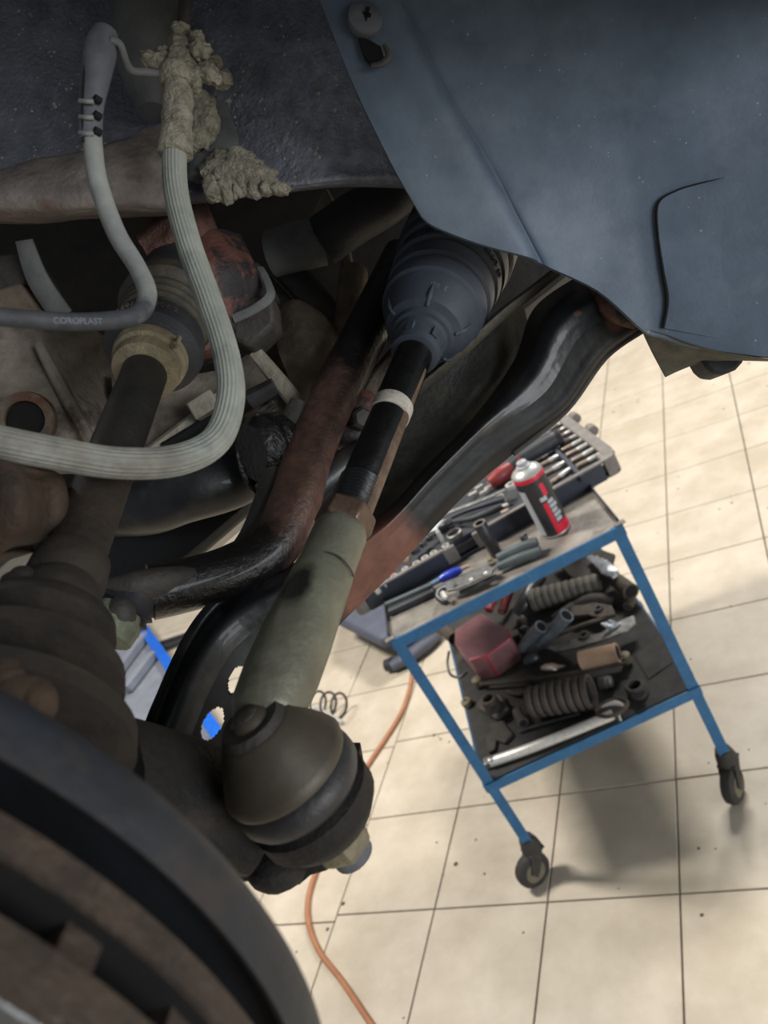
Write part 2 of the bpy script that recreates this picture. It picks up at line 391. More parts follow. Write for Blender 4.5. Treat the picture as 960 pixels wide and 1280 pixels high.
for i, ((cx, cy, d), q) in enumerate(zip(cr, (205, 228, 258, 292, 325, 365, 405, 442))):
    r = []
    for t in (0, .08, .2, .4, .7):
        x = cx + (1000 - cx) * t; y = cy + (q - cy) * t
        k = min(1, i / 2.5) * max(-.5, 1 - t / .45)
        r.append((x, y, liner_d(x, y) - .0010 * k + (.0006 if i == 0 else 0)))
    rows.append(r)
mb = MB(); mb.patch(rows, 5, 5, .0015); mb.build('overlap_panel', M['liner'], LN, sharp=25)
crk = [P(x, y, liner_d(x, y) - .0010) for x, y, _ in cr]
mb = MB(); mb.tube(crk, [.0001, .0004, .0005, .0006, .0006, .0008, .0010, .0008], 6); mb.build('split_edge', M['gap'], LN)
mb = MB(); mb.patch([[(803, 411, .412), (829, 417, .411), (860, 428, .408), (905, 440, .404), (965, 449, .400)],
                     [(815, 437, .424), (838, 441, .422), (865, 443, .420), (905, 446, .412), (965, 450, .404)],
                     [(833, 471, .442), (850, 463, .440), (872, 455, .436), (905, 450, .422), (965, 451, .410)]], 5, 4, .002, amp=.0005)
mb.build('folded_lip', M['linerd'], LN)
mb = MB(); mb.prism([P(x, y, .428) for x, y in ((876, 447), (905, 443), (932, 443), (930, 452), (921, 462), (905, 468), (892, 467), (883, 459))], CAMZ * .02); mb.build('rubber_tab', M['rubber'], LN, bevel=.002)
pin = P(456, 24, .364); nrm = (-CAMZ + CAMX * .25 - CAMY * .1).normalized()
mb = MB(); mb.lathe(pin, nrm, [(-.003, .0075), (.0005, .0083), (.0016, .0080), (.0026, .0062), (.0030, .0045), (.0030, .0005)], 28); pn = mb.build('push_pin', M['sleeve'], LN); pn['label'] = 'round grey push pin with star slot'
u_, v_ = perp(nrm); mb = MB(); mb.box(pin + nrm * .003, (CAMX * .25 - CAMY).normalized() * .0034, (CAMX + CAMY * .25) * .0009, nrm * .0004); mb.box(pin + nrm * .003, (CAMX + CAMY * .25).normalized() * .0022, (CAMX * .25 - CAMY) * .0008, nrm * .0004); mb.build('slot', M['gap'], pn)
mb = MB(); mb.prism([P(x, y, .3655) for x, y in ((448, 46), (462, 50), (476, 58), (480, 72), (468, 80), (456, 70), (452, 58))], CAMZ * .004); mb.build('torn_hole', M['gap'], LN)
mb = MB(); mb.tube([P(x, y, .365) for x, y in ((480, 56), (486, 70), (476, 80), (464, 82))], [.001, .0016, .0016, .001], 8); mb.build('torn_rim', M['linerd'], LN)
# ---- car body: sealed inner fender, rail, added unseen arch roof
CB = thing('car_body', P(250, 250, .43), 'dark stone-chipped inner wing with mud crust behind the brake hose', 'car body')
def lipt(x, y): return 0
mb = MB(); mb.patch([[(-60, -50, .47), (60, -50, .465), (150, -50, .46), (250, -50, .44), (340, -50, .42), (430, -50, .40), (500, -50, .395)],
                     [(-60, 60, .47), (60, 60, .465), (150, 60, .46), (250, 70, .44), (340, 70, .425), (440, 70, .408), (520, 70, .40)],
                     [(-60, 140, .465), (60, 140, .46), (150, 140, .455), (250, 150, .44), (340, 150, .43), (450, 150, .415), (530, 150, .405)],
                     [(-60, 210, .46), (60, 210, .455), (150, 210, .45), (250, 215, .44), (340, 212, .43), (440, 205, .42), (540, 205, .41)],
                     [(-60, 262, .455), (60, 262, .45), (150, 262, .45), (250, 248, .435), (340, 238, .43), (430, 229, .425), (540, 232, .42)],
                     [(-60, 268, .50), (60, 268, .50), (150, 268, .50), (250, 252, .50), (340, 241, .49), (430, 231, .49), (540, 234, .48)]], 12, 8, .003, amp=.0013, freq=60, tint=lambda x, y: max(.02, min(.75, (x - 220) / 240)) if 40 < y < 245 else .05)
mb.build('inner_fender', M['fender'], CB, sharp=60)
mb = MB(); mb.patch([[(-60, 232, .415), (40, 200, .412), (100, 190, .41), (150, 176, .41), (215, 150, .42)],
                     [(-60, 245, .40), (40, 222, .395), (100, 215, .392), (150, 205, .395), (215, 190, .408)],
                     [(-60, 258, .40), (40, 250, .392), (100, 250, .39), (150, 245, .393), (215, 230, .405)],
                     [(-60, 268, .41), (40, 270, .405), (100, 266, .40), (150, 264, .405), (215, 262, .41)],
                     [(-60, 275, .45), (40, 278, .45), (100, 272, .45), (150, 270, .45), (215, 268, .45)]], 8, 6, .003, amp=.002, freq=45)
mb.build('chassis_rail', M['rail'], CB, sharp=60)
mb = MB(); mb.tube([P(195, -60, .45), P(186, 30, .445), P(185, 90, .44), P(190, 140, .435)], [.022, .02, .016, .008], 16); mb.tube([P(262, 130, .435), P(268, 180, .43), P(262, 225, .425)], [.008, .014, .012], 14, flat=.4, ref=CAMZ); mb.build('grey_seam', M['greymetal'], CB)
mb = MB()
for (x, y, rx, ry) in ((300, 225, 16, 22), (318, 232, 12, 17), (283, 232, 12, 18), (268, 238, 12, 14), (330, 236, 10, 9), (290, 212, 14, 16), (350, 236, 14, 6), (252, 142, 16, 30), (262, 158, 12, 18), (245, 172, 10, 18), (275, 100, 16, 12), (262, 84, 16, 14), (292, 214, 40, 26), (318, 222, 30, 18), (255, 150, 18, 34)):
    mb.blob(P(x, y, .418), rx * .42 / FPX, ry * .42 / FPX, .006, .5, 190, 34, 24)
mb.build('mud_crust', M['mud'], CB, sharp=80)
mb = MB(); mb.patch([[(-500, -300, .62), (200, -300, .60), (700, -330, .5), (1500, -300, .45)], [(-400, -70, .50), (200, -60, .47), (700, -55, .40), (1200, -55, .37)], [(-500, -160, .33), (200, -180, .32), (700, -180, .28), (1300, -160, .26)], [(-900, -420, .20), (100, -480, .19), (800, -480, .17), (1900, -420, .16)]], 6, 5, .003, back=-CAMY)
mb.build('added_unseen_arch_roof', M['fender'], CB, sharp=60)  # unseen arch top, added to block light from above
# ---- gearbox and engine
GB = thing('gearbox', P(120, 620, .52), 'grimy aluminium gearbox casing behind the drive shaft', 'gearbox')
mb = MB(); mb.prism([P(x, y, .66) for x, y in ((-1300, -700), (760, -500), (760, 300), (690, 360), (600, 430), (500, 540), (420, 600), (330, 622), (170, 640), (-60, 600), (-1300, 560))], CAMZ * .30); mb.build('engine_and_lamp_blocker', M['engine'], GB, sharp=0)  # engine bay backing, stretched out of view to block the ceiling lamp
mb = MB(); mb.patch([[(-60, 385, .47), (20, 388, .475), (75, 392, .49), (130, 420, .51), (170, 460, .53)],
                     [(-60, 440, .46), (20, 440, .465), (65, 450, .47), (120, 470, .50), (170, 500, .52)],
                     [(-60, 500, .455), (20, 500, .46), (75, 510, .465), (118, 530, .475), (170, 560, .51)],
                     [(-60, 590, .46), (20, 590, .47), (90, 590, .475), (130, 600, .485), (170, 610, .51)]], 9, 9, .03, amp=.005, freq=28)
mb.build('gearbox_casing', M['cast'], GB, sharp=60)
mb = MB(); mb.tube([P(48, 430, .462), P(80, 490, .462), P(125, 575, .468)], [.003, .004, .004], 8); mb.build('casing_rib', M['cast'], GB)
mb = MB(); mb.lathe(P(34, 526, .455), -CAMZ + CAMX * .2, [(0, .017), (.006, .016), (.006, .011), (-.004, .0105), (-.004, .0005)], 24); br = mb.build('casing_boss', M['castd'], GB)
mb = MB(); mb.lathe(P(34, 526, .452), -CAMZ + CAMX * .2, [(0, .0105), (.0006, .0105)], 20); mb.build('boss_bore', M['gap'], br)
mb = MB(); mb.tube([P(30, 300, .44), P(48, 350, .45), P(78, 395, .46)], [.005, .0065, .007], 10, flat=.5, ref=CAMZ); mb.build('casing_strut', M['greymetal'], GB)
mb = MB(); mb.prism([P(x, y, .455) for x, y in ((-40, 325), (25, 312), (44, 345), (18, 362), (-40, 375))], CAMZ * .04); mb.build('casing_block', M['dark'], GB, bevel=.002)
mb = MB(); mb.prism([P(x, y, .45) for x, y in ((-40, 372), (24, 352), (48, 388), (-40, 400))], CAMZ * .04); mb.build('casing_block', M['castd'], GB, bevel=.002)
mb = MB(); mb.patch([[(140, 470, .50), (210, 470, .50), (280, 460, .505), (330, 430, .52), (380, 420, .53)], [(150, 530, .49), (220, 520, .49), (290, 500, .495), (340, 480, .51), (385, 470, .53)], [(170, 590, .485), (230, 570, .485), (300, 545, .49), (345, 525, .51), (390, 510, .53)]], 8, 8, .02, amp=.003, freq=35)
mb.build('oil_pan', M['cast'], GB, sharp=60)
mb = MB(); mb.tube([P(186, 566, .476), P(235, 530, .48), (P(300, 482, .485))], [.0035, .004, .004], 8); mb.build('pan_flange', M['pale'], GB)
mb = MB(); mb.box(P(256, 507, .472), (CAMX * .8 - CAMY * .5).normalized() * .0085, (CAMX * .5 + CAMY * .8).normalized() * .006, CAMZ * .006); mb.box(P(278, 494, .474), (CAMX * .8 - CAMY * .5).normalized() * .010, (CAMX * .5 + CAMY * .8).normalized() * .003, CAMZ * .004); mb.build('pan_lug', M['pale'], GB, bevel=.0012)
mb = MB(); mb.tube([P(205, 560, .474), P(290, 510, .478)], .0035, 8); mb.build('pan_gasket', M['gap'], GB)
mb = MB(); mb.prism([P(x, y, .47) for x, y in ((200, 575), (300, 520), (330, 545), (300, 600), (230, 620))], CAMZ * .03); mb.build('sump_side', M['castd'], GB, bevel=.003)
mb = MB(); mb.tube([P(318, 440, .47), P(350, 478, .468), P(384, 520, .465)], [.0045, .005, .005], 8, flat=.5, ref=CAMZ); mb.build('bracket_edge', M['pale'], GB)
mb = MB(); mb.prism([P(x, y, .468) for x, y in ((330, 497), (348, 480), (362, 497), (342, 512))], CAMZ * .004); mb.build('bracket_opening', M['gap'], GB)
mb = MB(); mb.tube([P(312, 500, .466), P(344, 482, .464)], [.006, .005], 10); mb.build('bolt', M['steeld'], GB)
mb = MB(); mb.prism([P(x, y, .475) for x, y in ((300, 520), (360, 480), (385, 520), (345, 545), (315, 560))], CAMZ * .03); mb.build('lower_bracket', M['castd'], GB, bevel=.003)
mb = MB(); mb.patch([[(340, 400, .52), (362, 375, .515), (395, 385, .515), (430, 420, .52)], [(345, 430, .50), (370, 410, .495), (400, 420, .495), (430, 440, .505)], [(360, 470, .50), (380, 465, .495), (405, 470, .495), (430, 480, .50)], [(380, 520, .50), (395, 515, .50), (415, 510, .50), (435, 505, .50)]], 7, 7, .02, amp=.003, freq=40)
mb.build('mount_casting', M['castd'], GB, sharp=60)
for pts, r, mm in ((((355, 330, .56), (390, 370, .55), (440, 430, .53)), .011, 'dark'), (((330, 355, .56), (370, 395, .55), (420, 440, .54)), .007, 'dark'), (((430, 440, .52), (437, 395, .525), (442, 340, .54)), .010, 'castd')):
    mb = MB(); mb.tube([P(*q) for q in pts], r, 12); mb.build('engine_pipe', M[mm], GB)
mb = MB(); mb.prism([P(x, y, .56) for x, y in ((385, 275), (408, 232), (425, 262), (402, 282))], CAMZ * .02); mb.prism([P(x, y, .56) for x, y in ((425, 330), (437, 302), (443, 340), (440, 380), (430, 380))], CAMZ * .02); mb.build('engine_lug', M['cast'], GB, bevel=.002)
mb = MB(); mb.tube([P(340, 318, .545), P(375, 308, .54), P(404, 302, .54)], [.016, .0165, .016], 16); mb.build('hose_connector', M['greymetal'], GB)
mb = MB(); mb.tube([P(402, 302, .54), P(440, 275, .535), P(480, 250, .53), P(520, 215, .53)], .017, 16); mb.build('coolant_hose', M['rubber'], GB)
mb = MB(); mb.tube([P(90, 640, .50), P(180, 632, .47), P(230, 612, .46), P(290, 596, .465), P(340, 570, .475)], [.016, .018, .020, .019, .016], 16, flat=.8, ref=CAMZ); mb.build('crossmember', M['arm'], GB)
mb = MB(); mb.prism([P(x, y, .50) for x, y in ((95, 625), (335, 585), (330, 628), (300, 652), (258, 688), (235, 706), (190, 730), (110, 735))], CAMZ * .05); mb.build('crossmember_web', M['black'], GB, bevel=.006)
# ---- subframe pieces
SF = thing('subframe', P(480, 620, .47), 'grimy steel subframe with rusty brackets around the steering boot', 'subframe')
mb = MB(); mb.patch([[(655, 380, .50), (626, 392, .48), (600, 405, .475), (575, 425, .475)], [(662, 445, .485), (620, 460, .472), (580, 475, .472), (530, 480, .475)], [(622, 525, .472), (570, 530, .468), (530, 540, .468), (480, 545, .47)], [(560, 595, .46), (518, 595, .457), (490, 600, .455), (450, 610, .455)], [(490, 660, .44), (470, 660, .44), (450, 660, .44), (420, 660, .44)]], 7, 7, .004, amp=.002, freq=40)
mb.build('recessed_plate', mat('dusty_plate', (66, 64, 56), (46, 46, 44), 40, .6, .2, .4, 240, patch=((86, 78, 62), 30, .56, .7)), SF, sharp=60)
mb = MB(); mb.tube([P(715, 325, .452), P(660, 368, .452), P(622, 398, .452), P(560, 455, .458), P(500, 505, .465), P(440, 560, .47)], [.0085, .0085, .0095, .0095, .0090, .008], 14, flat=.35, ref=-CAMX - CAMY * .9, tint=None); mb.build('flat_strap', mat('grey_strap', (96, 90, 80), (70, 66, 60), 50, .6, .2, .4, 260, patch=((108, 74, 54), 40, .6, .68)), SF)
mb = MB(); mb.prism([P(x, y, .478) for x, y in ((440, 500), (470, 455), (500, 420), (530, 440), (500, 490), (470, 540), (440, 560))], CAMZ * .02); mb.build('bracket_plate', M['castd'], SF, bevel=.003)
mb = MB(); mb.blob(P(455, 522, .462), .011, .015, .01, .3, 80); mb.blob(P(438, 545, .460), .010, .010, .008, .3, 80); mb.build('rusty_bracket', M['rustred'], SF)
mb = MB(); mb.lathe(P(449, 524, .452), -CAMZ + CAMX * .4, [(0, .007), (.006, .0068), (.008, .005), (.008, .0005)], 6); mb.build('bolt_head', M['dark'], SF)
mb = MB(); mb.tube([P(470, 560, .445), P(420, 590, .435), P(385, 620, .43), P(350, 680, .42)], [.009, .010, .010, .010], 12); mb.build('lower_tube', M['arm'], SF)
mb = MB(); mb.patch([[(168, 290, .45), (190, 265, .455), (215, 252, .46), (250, 240, .47)], [(178, 310, .435), (205, 290, .435), (230, 275, .44), (260, 262, .455)], [(190, 330, .44), (215, 312, .437), (240, 300, .44), (270, 290, .455)], [(205, 350, .46), (230, 335, .455), (255, 325, .455), (280, 315, .47)]], 7, 7, .02, amp=.005, freq=60)
mb.build('rusty_collar', M['rust'], SF, sharp=60)
mb = MB(); mb.patch([[(198, 335, .455), (215, 318, .445), (262, 288, .45), (300, 292, .47)], [(212, 365, .44), (232, 348, .432), (285, 320, .44), (318, 330, .46)], [(225, 400, .435), (246, 385, .43), (290, 355, .44), (330, 360, .46)], [(240, 445, .445), (262, 435, .44), (300, 405, .45), (335, 395, .47)]], 7, 7, .03, amp=.002, freq=50)
mb.build('rusty_mount', M['rustred'], SF, sharp=60)
mb = MB(); mb.prism([P(x, y, .45) for x, y in ((284, 365), (300, 375), (341, 365), (345, 405), (312, 435), (290, 425))], CAMZ * .035); mb.build('mount_bracket', M['dark'], SF, bevel=.003)
mb = MB(); mb.tube([P(292, 398, .446), P(318, 386, .444), P(337, 370, .446), P(332, 350, .455), (P(325, 336, .462))], [.0028, .0028, .003, .003, .0028], 8, flat=.6, ref=CAMZ, n=4); mb.build('bracket_lip', M['greymetal'], SF)
mb = MB(); mb.prism([P(x, y, .47) for x, y in ((280, 330), (322, 325), (345, 365), (300, 380))], CAMZ * .03); mb.build('mount_bracket', M['dark'], SF, bevel=.003)
# ---- anti-roll bar
AB = thing('anti_roll_bar', P(330, 720, .40), 'black and rust-brown anti-roll bar bending past the tie rod', 'anti-roll bar')
path = [(505, 320, .505), (458, 415, .475), (412, 505, .445), (385, 570, .425), (368, 630, .41), (340, 684, .398), (290, 714, .388), (230, 732, .378), (188, 740, .372)]
mb = MB(); mb.tube([P(*q) for q in path], [.0135, .0135, .0135, .0135, .0135, .0135, .0132, .0130, .0135], 24, 8, tint=[0, 0, .55, .62, .8, .35, .05, 0, 0]); mb.build('bar', M['bar'], AB)
mb = MB(); mb.tube([P(250, 728, .381), P(205, 738, .374), P(165, 746, .367), P(132, 742, .364)], [.0125, .0165, .0175, .011], 18, 6, flat=.55, ref=CAMZ * .7 - CAMY); mb.build('bar_eye', M['dark'], AB)
ax = (P(412, 505, .445) - P(368, 630, .41)).normalized()
c0 = P(334, 562, .432)
mb = MB(); mb.lathe(c0, CAMZ * .65 + CAMX * .7 - CAMY * .2, [(-.012, .008), (-.011, .0150), (-.006, .0190), (-.002, .0192), (-.0012, .0180), (0, .0180), (.001, .0198), (.008, .0200), (.014, .018), (.016, .006)], 32); mb.build('bushing', M['oily'], AB)
mb = MB(); mb.tube([P(345, 505, .455), P(318, 530, .442), P(303, 565, .438), P(312, 600, .436), P(330, 625, .434)], [.004, .0055, .006, .006, .004], 12, flat=.4, ref=CAMX); mb.build('bushing_cup', M['oily'], AB)
mb = MB(); mb.tube([P(372, 500, .432), P(352, 560, .424), P(338, 620, .415), P(318, 668, .408), P(286, 702, .40)], [.004, .0075, .008, .0075, .004], 14, flat=.45, ref=CAMZ); mb.build('bushing_strap', M['dark'], AB)
mb = MB(); mb.blob(P(418, 605, .44), .008, .010, .008, .3, 80); mb.build('bar_stop', M['dark'], AB)
# ---- drop link
DL = thing('drop_link', P(150, 800, .36), 'pale drop link joint with rubber boot under the anti-roll bar end', 'drop link')
a = P(150, 745, .368); bdir = (P(150, 800, .352) - P(155, 745, .366)).normalized(); bdir = (bdir - CAMX * .25).normalized()
mb = MB(); mb.lathe(P(168, 748, .362), (CAMY * .75 - CAMX * .55 - CAMZ * .25), [(-.004, .009), (.002, .011), (.004, .0135), (.006, .0115), (.008, .0135), (.010, .0115), (.013, .0125), (.018, .011), (.020, .0085)], 24); mb.build('joint_boot', M['rubber'], DL)
mb = MB(); mb.tube([P(152, 762, .356), P(142, 780, .352), P(133, 800, .348)], [.010, .0120, .011], 12); mb.build('link_stud', M['greenish'], DL)
mb = MB(); mb.blob(P(150, 770, .349), .0075, .0085, .007, .15, 90); mb.build('link_cap', M['dark'], DL)
mb = MB(); mb.tube([P(128, 752, .364), P(130, 738, .364), P(142, 734, .364)], .0022, 8); mb.build('clip', M['pale'], DL)
# ---- control arm
CA = thing('control_arm', P(300, 1000, .33), 'glossy black pressed-steel lower control arm with rust patch, running diagonally', 'control arm')
e0 = [(722, 345, .47), (668, 385, .475), (643, 450, .472), (592, 522, .462), (532, 584, .45), (480, 640, .435), (400, 690, .41), (262, 752, .375), (190, 880, .34), (165, 965, .315)]
e01 = [(735, 350, .44), (682, 395, .445), (650, 458, .445), (598, 528, .437), (538, 590, .426), (486, 645, .413), (405, 705, .39), (272, 768, .371), (202, 888, .337), (182, 985, .313)]
e1 = [(757, 362, .428), (705, 415, .432), (665, 470, .432), (614, 537, .424), (552, 602, .413), (495, 660, .402), (420, 725, .378), (292, 795, .366), (225, 905, .335), (212, 1005, .312)]
e2 = [(785, 384, .428), (738, 436, .434), (690, 492, .434), (628, 556, .428), (571, 614, .418), (498, 690, .407), (424, 760, .386), (318, 840, .362), (262, 945, .333), (252, 1030, .311)]
e3 = [(804, 413, .434), (757, 447, .444), (708, 513, .446), (642, 567, .438), (576, 624, .428), (484, 723, .412), (415, 792, .392), (345, 885, .362), (305, 985, .334), (305, 1055, .312)]
def armtint(x, y):
    t = max(0, 1 - math.hypot((x - 468) / 108, (y - 708) / 100)) * 1.6
    t = max(t, max(0, 1 - math.hypot((x - 770) / 22, (y - 385) / 42)) * 1.3)
    if math.hypot((x - 722) / 5, (y - 392) / 4) < 1: t = .9
    return min(t, 1)
def armhole(x, y):
    def el(cx, cy, a, b, an):
        dx, dy = x - cx, y - cy; c, s = math.cos(an), math.sin(an); return ((dx * c + dy * s) / a) ** 2 + ((-dx * s + dy * c) / b) ** 2 < 1
    return el(295, 850, 19, 9, -1.15) or el(265, 906, 24, 12, -1.1)
def rail(f, dz, lo=0):                       # a line along the arm, f of the way from the upper to the lower edge
    out = []
    for i, (p, q, c) in enumerate(zip(e0, e3, e1)):
        g = f + (.5 * f * (1 - f) * 1.6 if i < 3 else 0); k = (.2, .3, .6)[i] if i < 3 and f > .35 else 1
        out.append((p[0] + (q[0] - p[0]) * g, p[1] + (q[1] - p[1]) * g, c[2] + dz * k))
    return out
r1, r2, r3, r4 = rail(.08, .012), rail(.20, .001), rail(.32, .001), rail(.42, .0035)
mb = MB(); mb.patch([e0, r1, r2, r3, r4], 60, 10, .003, amp=.0006, freq=40, tint=armtint, hole=armhole); mb.build('arm_roll', M['arm'], CA, sharp=60)
mb = MB(); mb.patch([r4, rail(.58, .0045), rail(.80, .0065), e3], 60, 14, .003, amp=.0006, freq=40, tint=armtint, hole=armhole); mb.build('arm_face', M['armface'], CA, sharp=60)
mb = MB(); mb.tube([P(800, 405, .432), P(770, 385, .424), P(752, 363, .428), P(738, 352, .44)], [.004, .008, .006, .003], 10, flat=.5, ref=CAMZ); mb.build('arm_end_fold', mat('arm_end_rust', (112, 72, 58), (86, 58, 48), 60, .5, .2, .3, 260, patch=((34, 30, 28), 50, .55, .62)), CA)
mb = MB(); mb.tube([P(x, y, d - .0012) for x, y, d in e3[:4]], .0016, 8); mb.build('arm_flange', M['dark'], CA)
mb = MB(); mb.prism([P(x, y, .436) for x, y in ((744, 356), (762, 358), (778, 370), (795, 392), (800, 405), (786, 400), (770, 385), (756, 372))], CAMZ * .004); mb.build('bush_sleeve', mat('brown_bush', (138, 92, 74), (112, 72, 58), 60, .6), CA)
# ---- drive shaft
DS = thing('drive_shaft', CV((-.098, .03, .25)), 'dusty drive shaft with rubber boots running down the left side', 'drive shaft')
A = Vector((-.1146, -.0845, .395)); B = Vector((-.1111, .0275, .27)); Aw, Bw = CV(A), CV(B); dax = (Bw - Aw).normalized()
mb = MB(); mb.lathe(Aw, dax, [(-.085, .021), (-.055, .0225), (-.052, .0245), (-.044, .0245), (-.042, .022)], 36); mb.build('joint_cup', M['rubber'], DS)
mb = MB(); mb.lathe(Aw, dax, [(-.044, .0235), (-.042, .0262), (-.034, .0265), (-.031, .0245), (-.029, .0205)], 36); mb.build('boot_collar', mat('collar_rubber', (44, 42, 38), (74, 66, 50), 50, .6, 0, .3, 240), DS)
pr = [(-.030, .0215)]
for k in range(4): s0 = -.028 + k * .0058; pr += [(s0, .0215 - k * .0006), (s0 + .0018, .0238 - k * .0005), (s0 + .0036, .0236 - k * .0005), (s0 + .0052, .0205 - k * .0006)]
pr += [(-.003, .019)]
mb = MB(); mb.lathe(Aw, dax, pr, 36); mb.build('inner_boot', mat('inner_boot_rubber', (38, 36, 33), (74, 68, 54), 60, .65, 0, .3, 240), DS)
mb = MB(); mb.lathe(Aw, dax, [(-.005, .016), (-.004, .0236), (.004, .0246), (.009, .0235), (.012, .0175), (.013, .016)], 40); fl = mb.build('boot_flange', M['rubber'], DS)
def fl_map(body, s, r, th0, sz, ax, o, flip=1, r2=0):
    uu = (-CAMZ - ax * ax.dot(-CAMZ)).normalized(); vv = ax.cross(uu)
    def fn(x, y, z):
        th = th0 + flip * x / r; rr = r + z + y * r2
        return o + ax * (s + flip * y) + (uu * math.cos(th) + vv * math.sin(th)) * rr
    return fn
mb = textmb('RF 001 KV 307 2..', .0052, fl_map('', .0055, .0248, .0, .005, dax, Aw, -1)); mb.build('lettering', M['castd'], fl, sharp=0)
mb = MB(); mb.lathe(Aw, dax, [(.012, .0165), (.013, .0182), (.018, .0176), (.019, .0158), (.021, .0160), (.026, .0158), (.027, .0130), (.028, .0108)], 40); ck = mb.build('boot_clamp', M['clamp'], DS)
uu = (-CAMZ - dax * dax.dot(-CAMZ)).normalized(); vv = dax.cross(uu)
def ds(s, th, r): return Aw + dax * s + (uu * math.cos(th) + vv * math.sin(th)) * r
rgt = 1 if vv.dot(CAMX) > 0 else -1
mb = MB(); mb.tube([ds(.016, rgt * 1.0, .018), ds(.0165, rgt * .95, .021), ds(.019, rgt * .92, .0225), ds(.022, rgt * .95, .0215), ds(.022, rgt * 1.0, .019), ds(.020, rgt * 1.0, .0185)], .0011, 8, flat=.6); mb.build('clamp_ear', M['clamp'], ck)
mb = MB(); prf = [Aw + dax * s for s in (.02, .05, .085, .12, .165)]
mb.tube(prf, [.0106, .0106, .0107, .0108, .0108], 32, 8, spline=True, tint=[0, 0, .25, .5, .4]); mb.build('shaft', M['shaft'], DS)
OB = [(.150, .0108), (.153, .0132), (.163, .0138), (.165, .0120), (.168, .0135), (.173, .0160), (.177, .0150), (.181, .0215), (.186, .0228), (.190, .0145), (.194, .0160), (.199, .0285), (.205, .0298), (.209, .0190), (.214, .0205), (.219, .0365), (.226, .0378), (.230, .024), (.236, .026), (.242, .041), (.252, .042), (.256, .034)]
mb = MB(); mb.lathe(Aw, dax, OB, 48); mb.build('outer_boot', M['cvboot'], DS, sharp=50)
mb = MB(); mb.blob(P(20, 726, .255), .005, .0035, .004, .1, 90); mb.blob(P(28, 718, .256), .004, .003, .004, .1, 90); mb.build('clamp_lug', M['cvboot'], DS)
# ---- brake hose
BH = thing('brake_hose', P(220, 560, .32), 'ribbed grey rubber brake hose with mud-caked fitting, hanging in a loop', 'hose')
pth = [(218, 186, .362, 30), (220, 240, .356, 31), (236, 305, .348, 32), (262, 378, .338, 33), (283, 445, .328, 34), (288, 500, .32, 36), (270, 550, .312, 38), (222, 575, .302, 40), (150, 579, .288, 41), (70, 567, .272, 42), (-40, 545, .255, 44)]
mb = MB(); mb.tube([P(x, y, d) for x, y, d, w_ in pth], [w_ / 2 * d / FPX for x, y, d, w_ in pth], 44, 9, rib=.05, tint=[0, 0, 0, 0, 0, .05, .2, .4, .5, .5, .5]); mb.build('hose_tube', M['hose'], BH, sharp=25)
fo = P(219, 192, .362); fa = (P(226, 60, .368) - fo).normalized()
mb = MB(); mb.lathe(fo, fa, [(-.001, .0062), (0, .0082), (.010, .0078), (.012, .0068), (.018, .0074), (.021, .0066), (.026, .0074), (.029, .0068), (.034, .0070)], 28)
mb.build('crimp_ferrule', M['mud'], BH)
mb = MB(); mb.lathe(fo, fa, [(.033, .0085), (.036, .0098), (.040, .0098), (.042, .0085)], 24); mb.lathe(fo, fa, [(.040, .0092), (.048, .0085)], 6); mb.lathe(fo, fa, [(.047, .0068), (.058, .006), (.062, .0045)], 6); mb.build('hose_union', M['mud'], BH, bevel=.0006)
mb = MB(); mb.tube([fo + fa * .058, P(231, 10, .372), P(234, -40, .38)], .0030, 12); mb.build('brake_pipe', M['dark'], BH)
mb = MB()
for (x, y, r) in ((195, 78, 14), (188, 74, 10), (205, 70, 12), (250, 62, 14), (258, 92, 14), (240, 100, 14), (212, 96, 10), (270, 98, 8), (226, 38, 10), (246, 48, 10)): mb.blob(P(x, y, .364), r * .365 / FPX, r * .8 * .365 / FPX, .005, .7, 260, 28, 20)
mb.build('mud_cake', M['mud'], BH, sharp=80)
# ---- sensor cable
SC = thing('sensor_cable', P(150, 400, .30), 'thin grey sensor cable with slotted rubber sleeve, curving left', 'cable')
pth = [(115, 170, .336, 24), (122, 225, .333, 24), (145, 290, .328, 24), (172, 335, .322, 23), (184, 368, .314, 24), (170, 394, .305, 24), (120, 402, .295, 23), (60, 401, .283, 23), (-40, 392, .268, 25)]
mb = MB(); mb.tube([P(x, y, d) for x, y, d, w_ in pth], [w_ / 2 * d / FPX for x, y, d, w_ in pth], 22, 9, tint=[0, 0, 0, 0, .3, .75, .9, .9, .9]); mb.build('cable_tube', M['cable'], SC)
pth2 = [(132, 40, .345, 30), (126, 62, .343, 40), (120, 95, .34, 36), (114, 135, .338, 30), (113, 178, .336, 29)]
mb = MB(); mb.tube([P(x, y, d) for x, y, d, w_ in pth2], [w_ / 2 * d / FPX for x, y, d, w_ in pth2], 22, 8); sl = mb.build('rubber_sleeve', M['sleeve'], SC)
for y in (126, 146, 166):
    mb = MB(); mb.tube([P(100 + 0, y, .3335), P(108, y + 1, .3312), P(117, y + 1, .3312)], .0010, 8); mb.build('sleeve_ring', M['cable'], sl)
    mb = MB(); mb.tube([P(118, y - 4, .3313), P(126, y + 1, .3335)], .0016, 8); mb.build('sleeve_notch', M['gap'], sl)
mb = MB(); mb.tube([P(110, 58, .338), P(105, 95, .334), P(103, 130, .3325), P(104, 178, .332)], .0005, 6); mb.build('sleeve_seam', M['gap'], sl)
mb = MB(); mb.tube([P(138, 50, .34), P(150, 56, .342), P(157, 76, .346), P(165, 88, .35), P(182, 90, .356), P(200, 92, .362)], .0017, 10); mb.build('cable_bracket', M['greymetal'], SC)
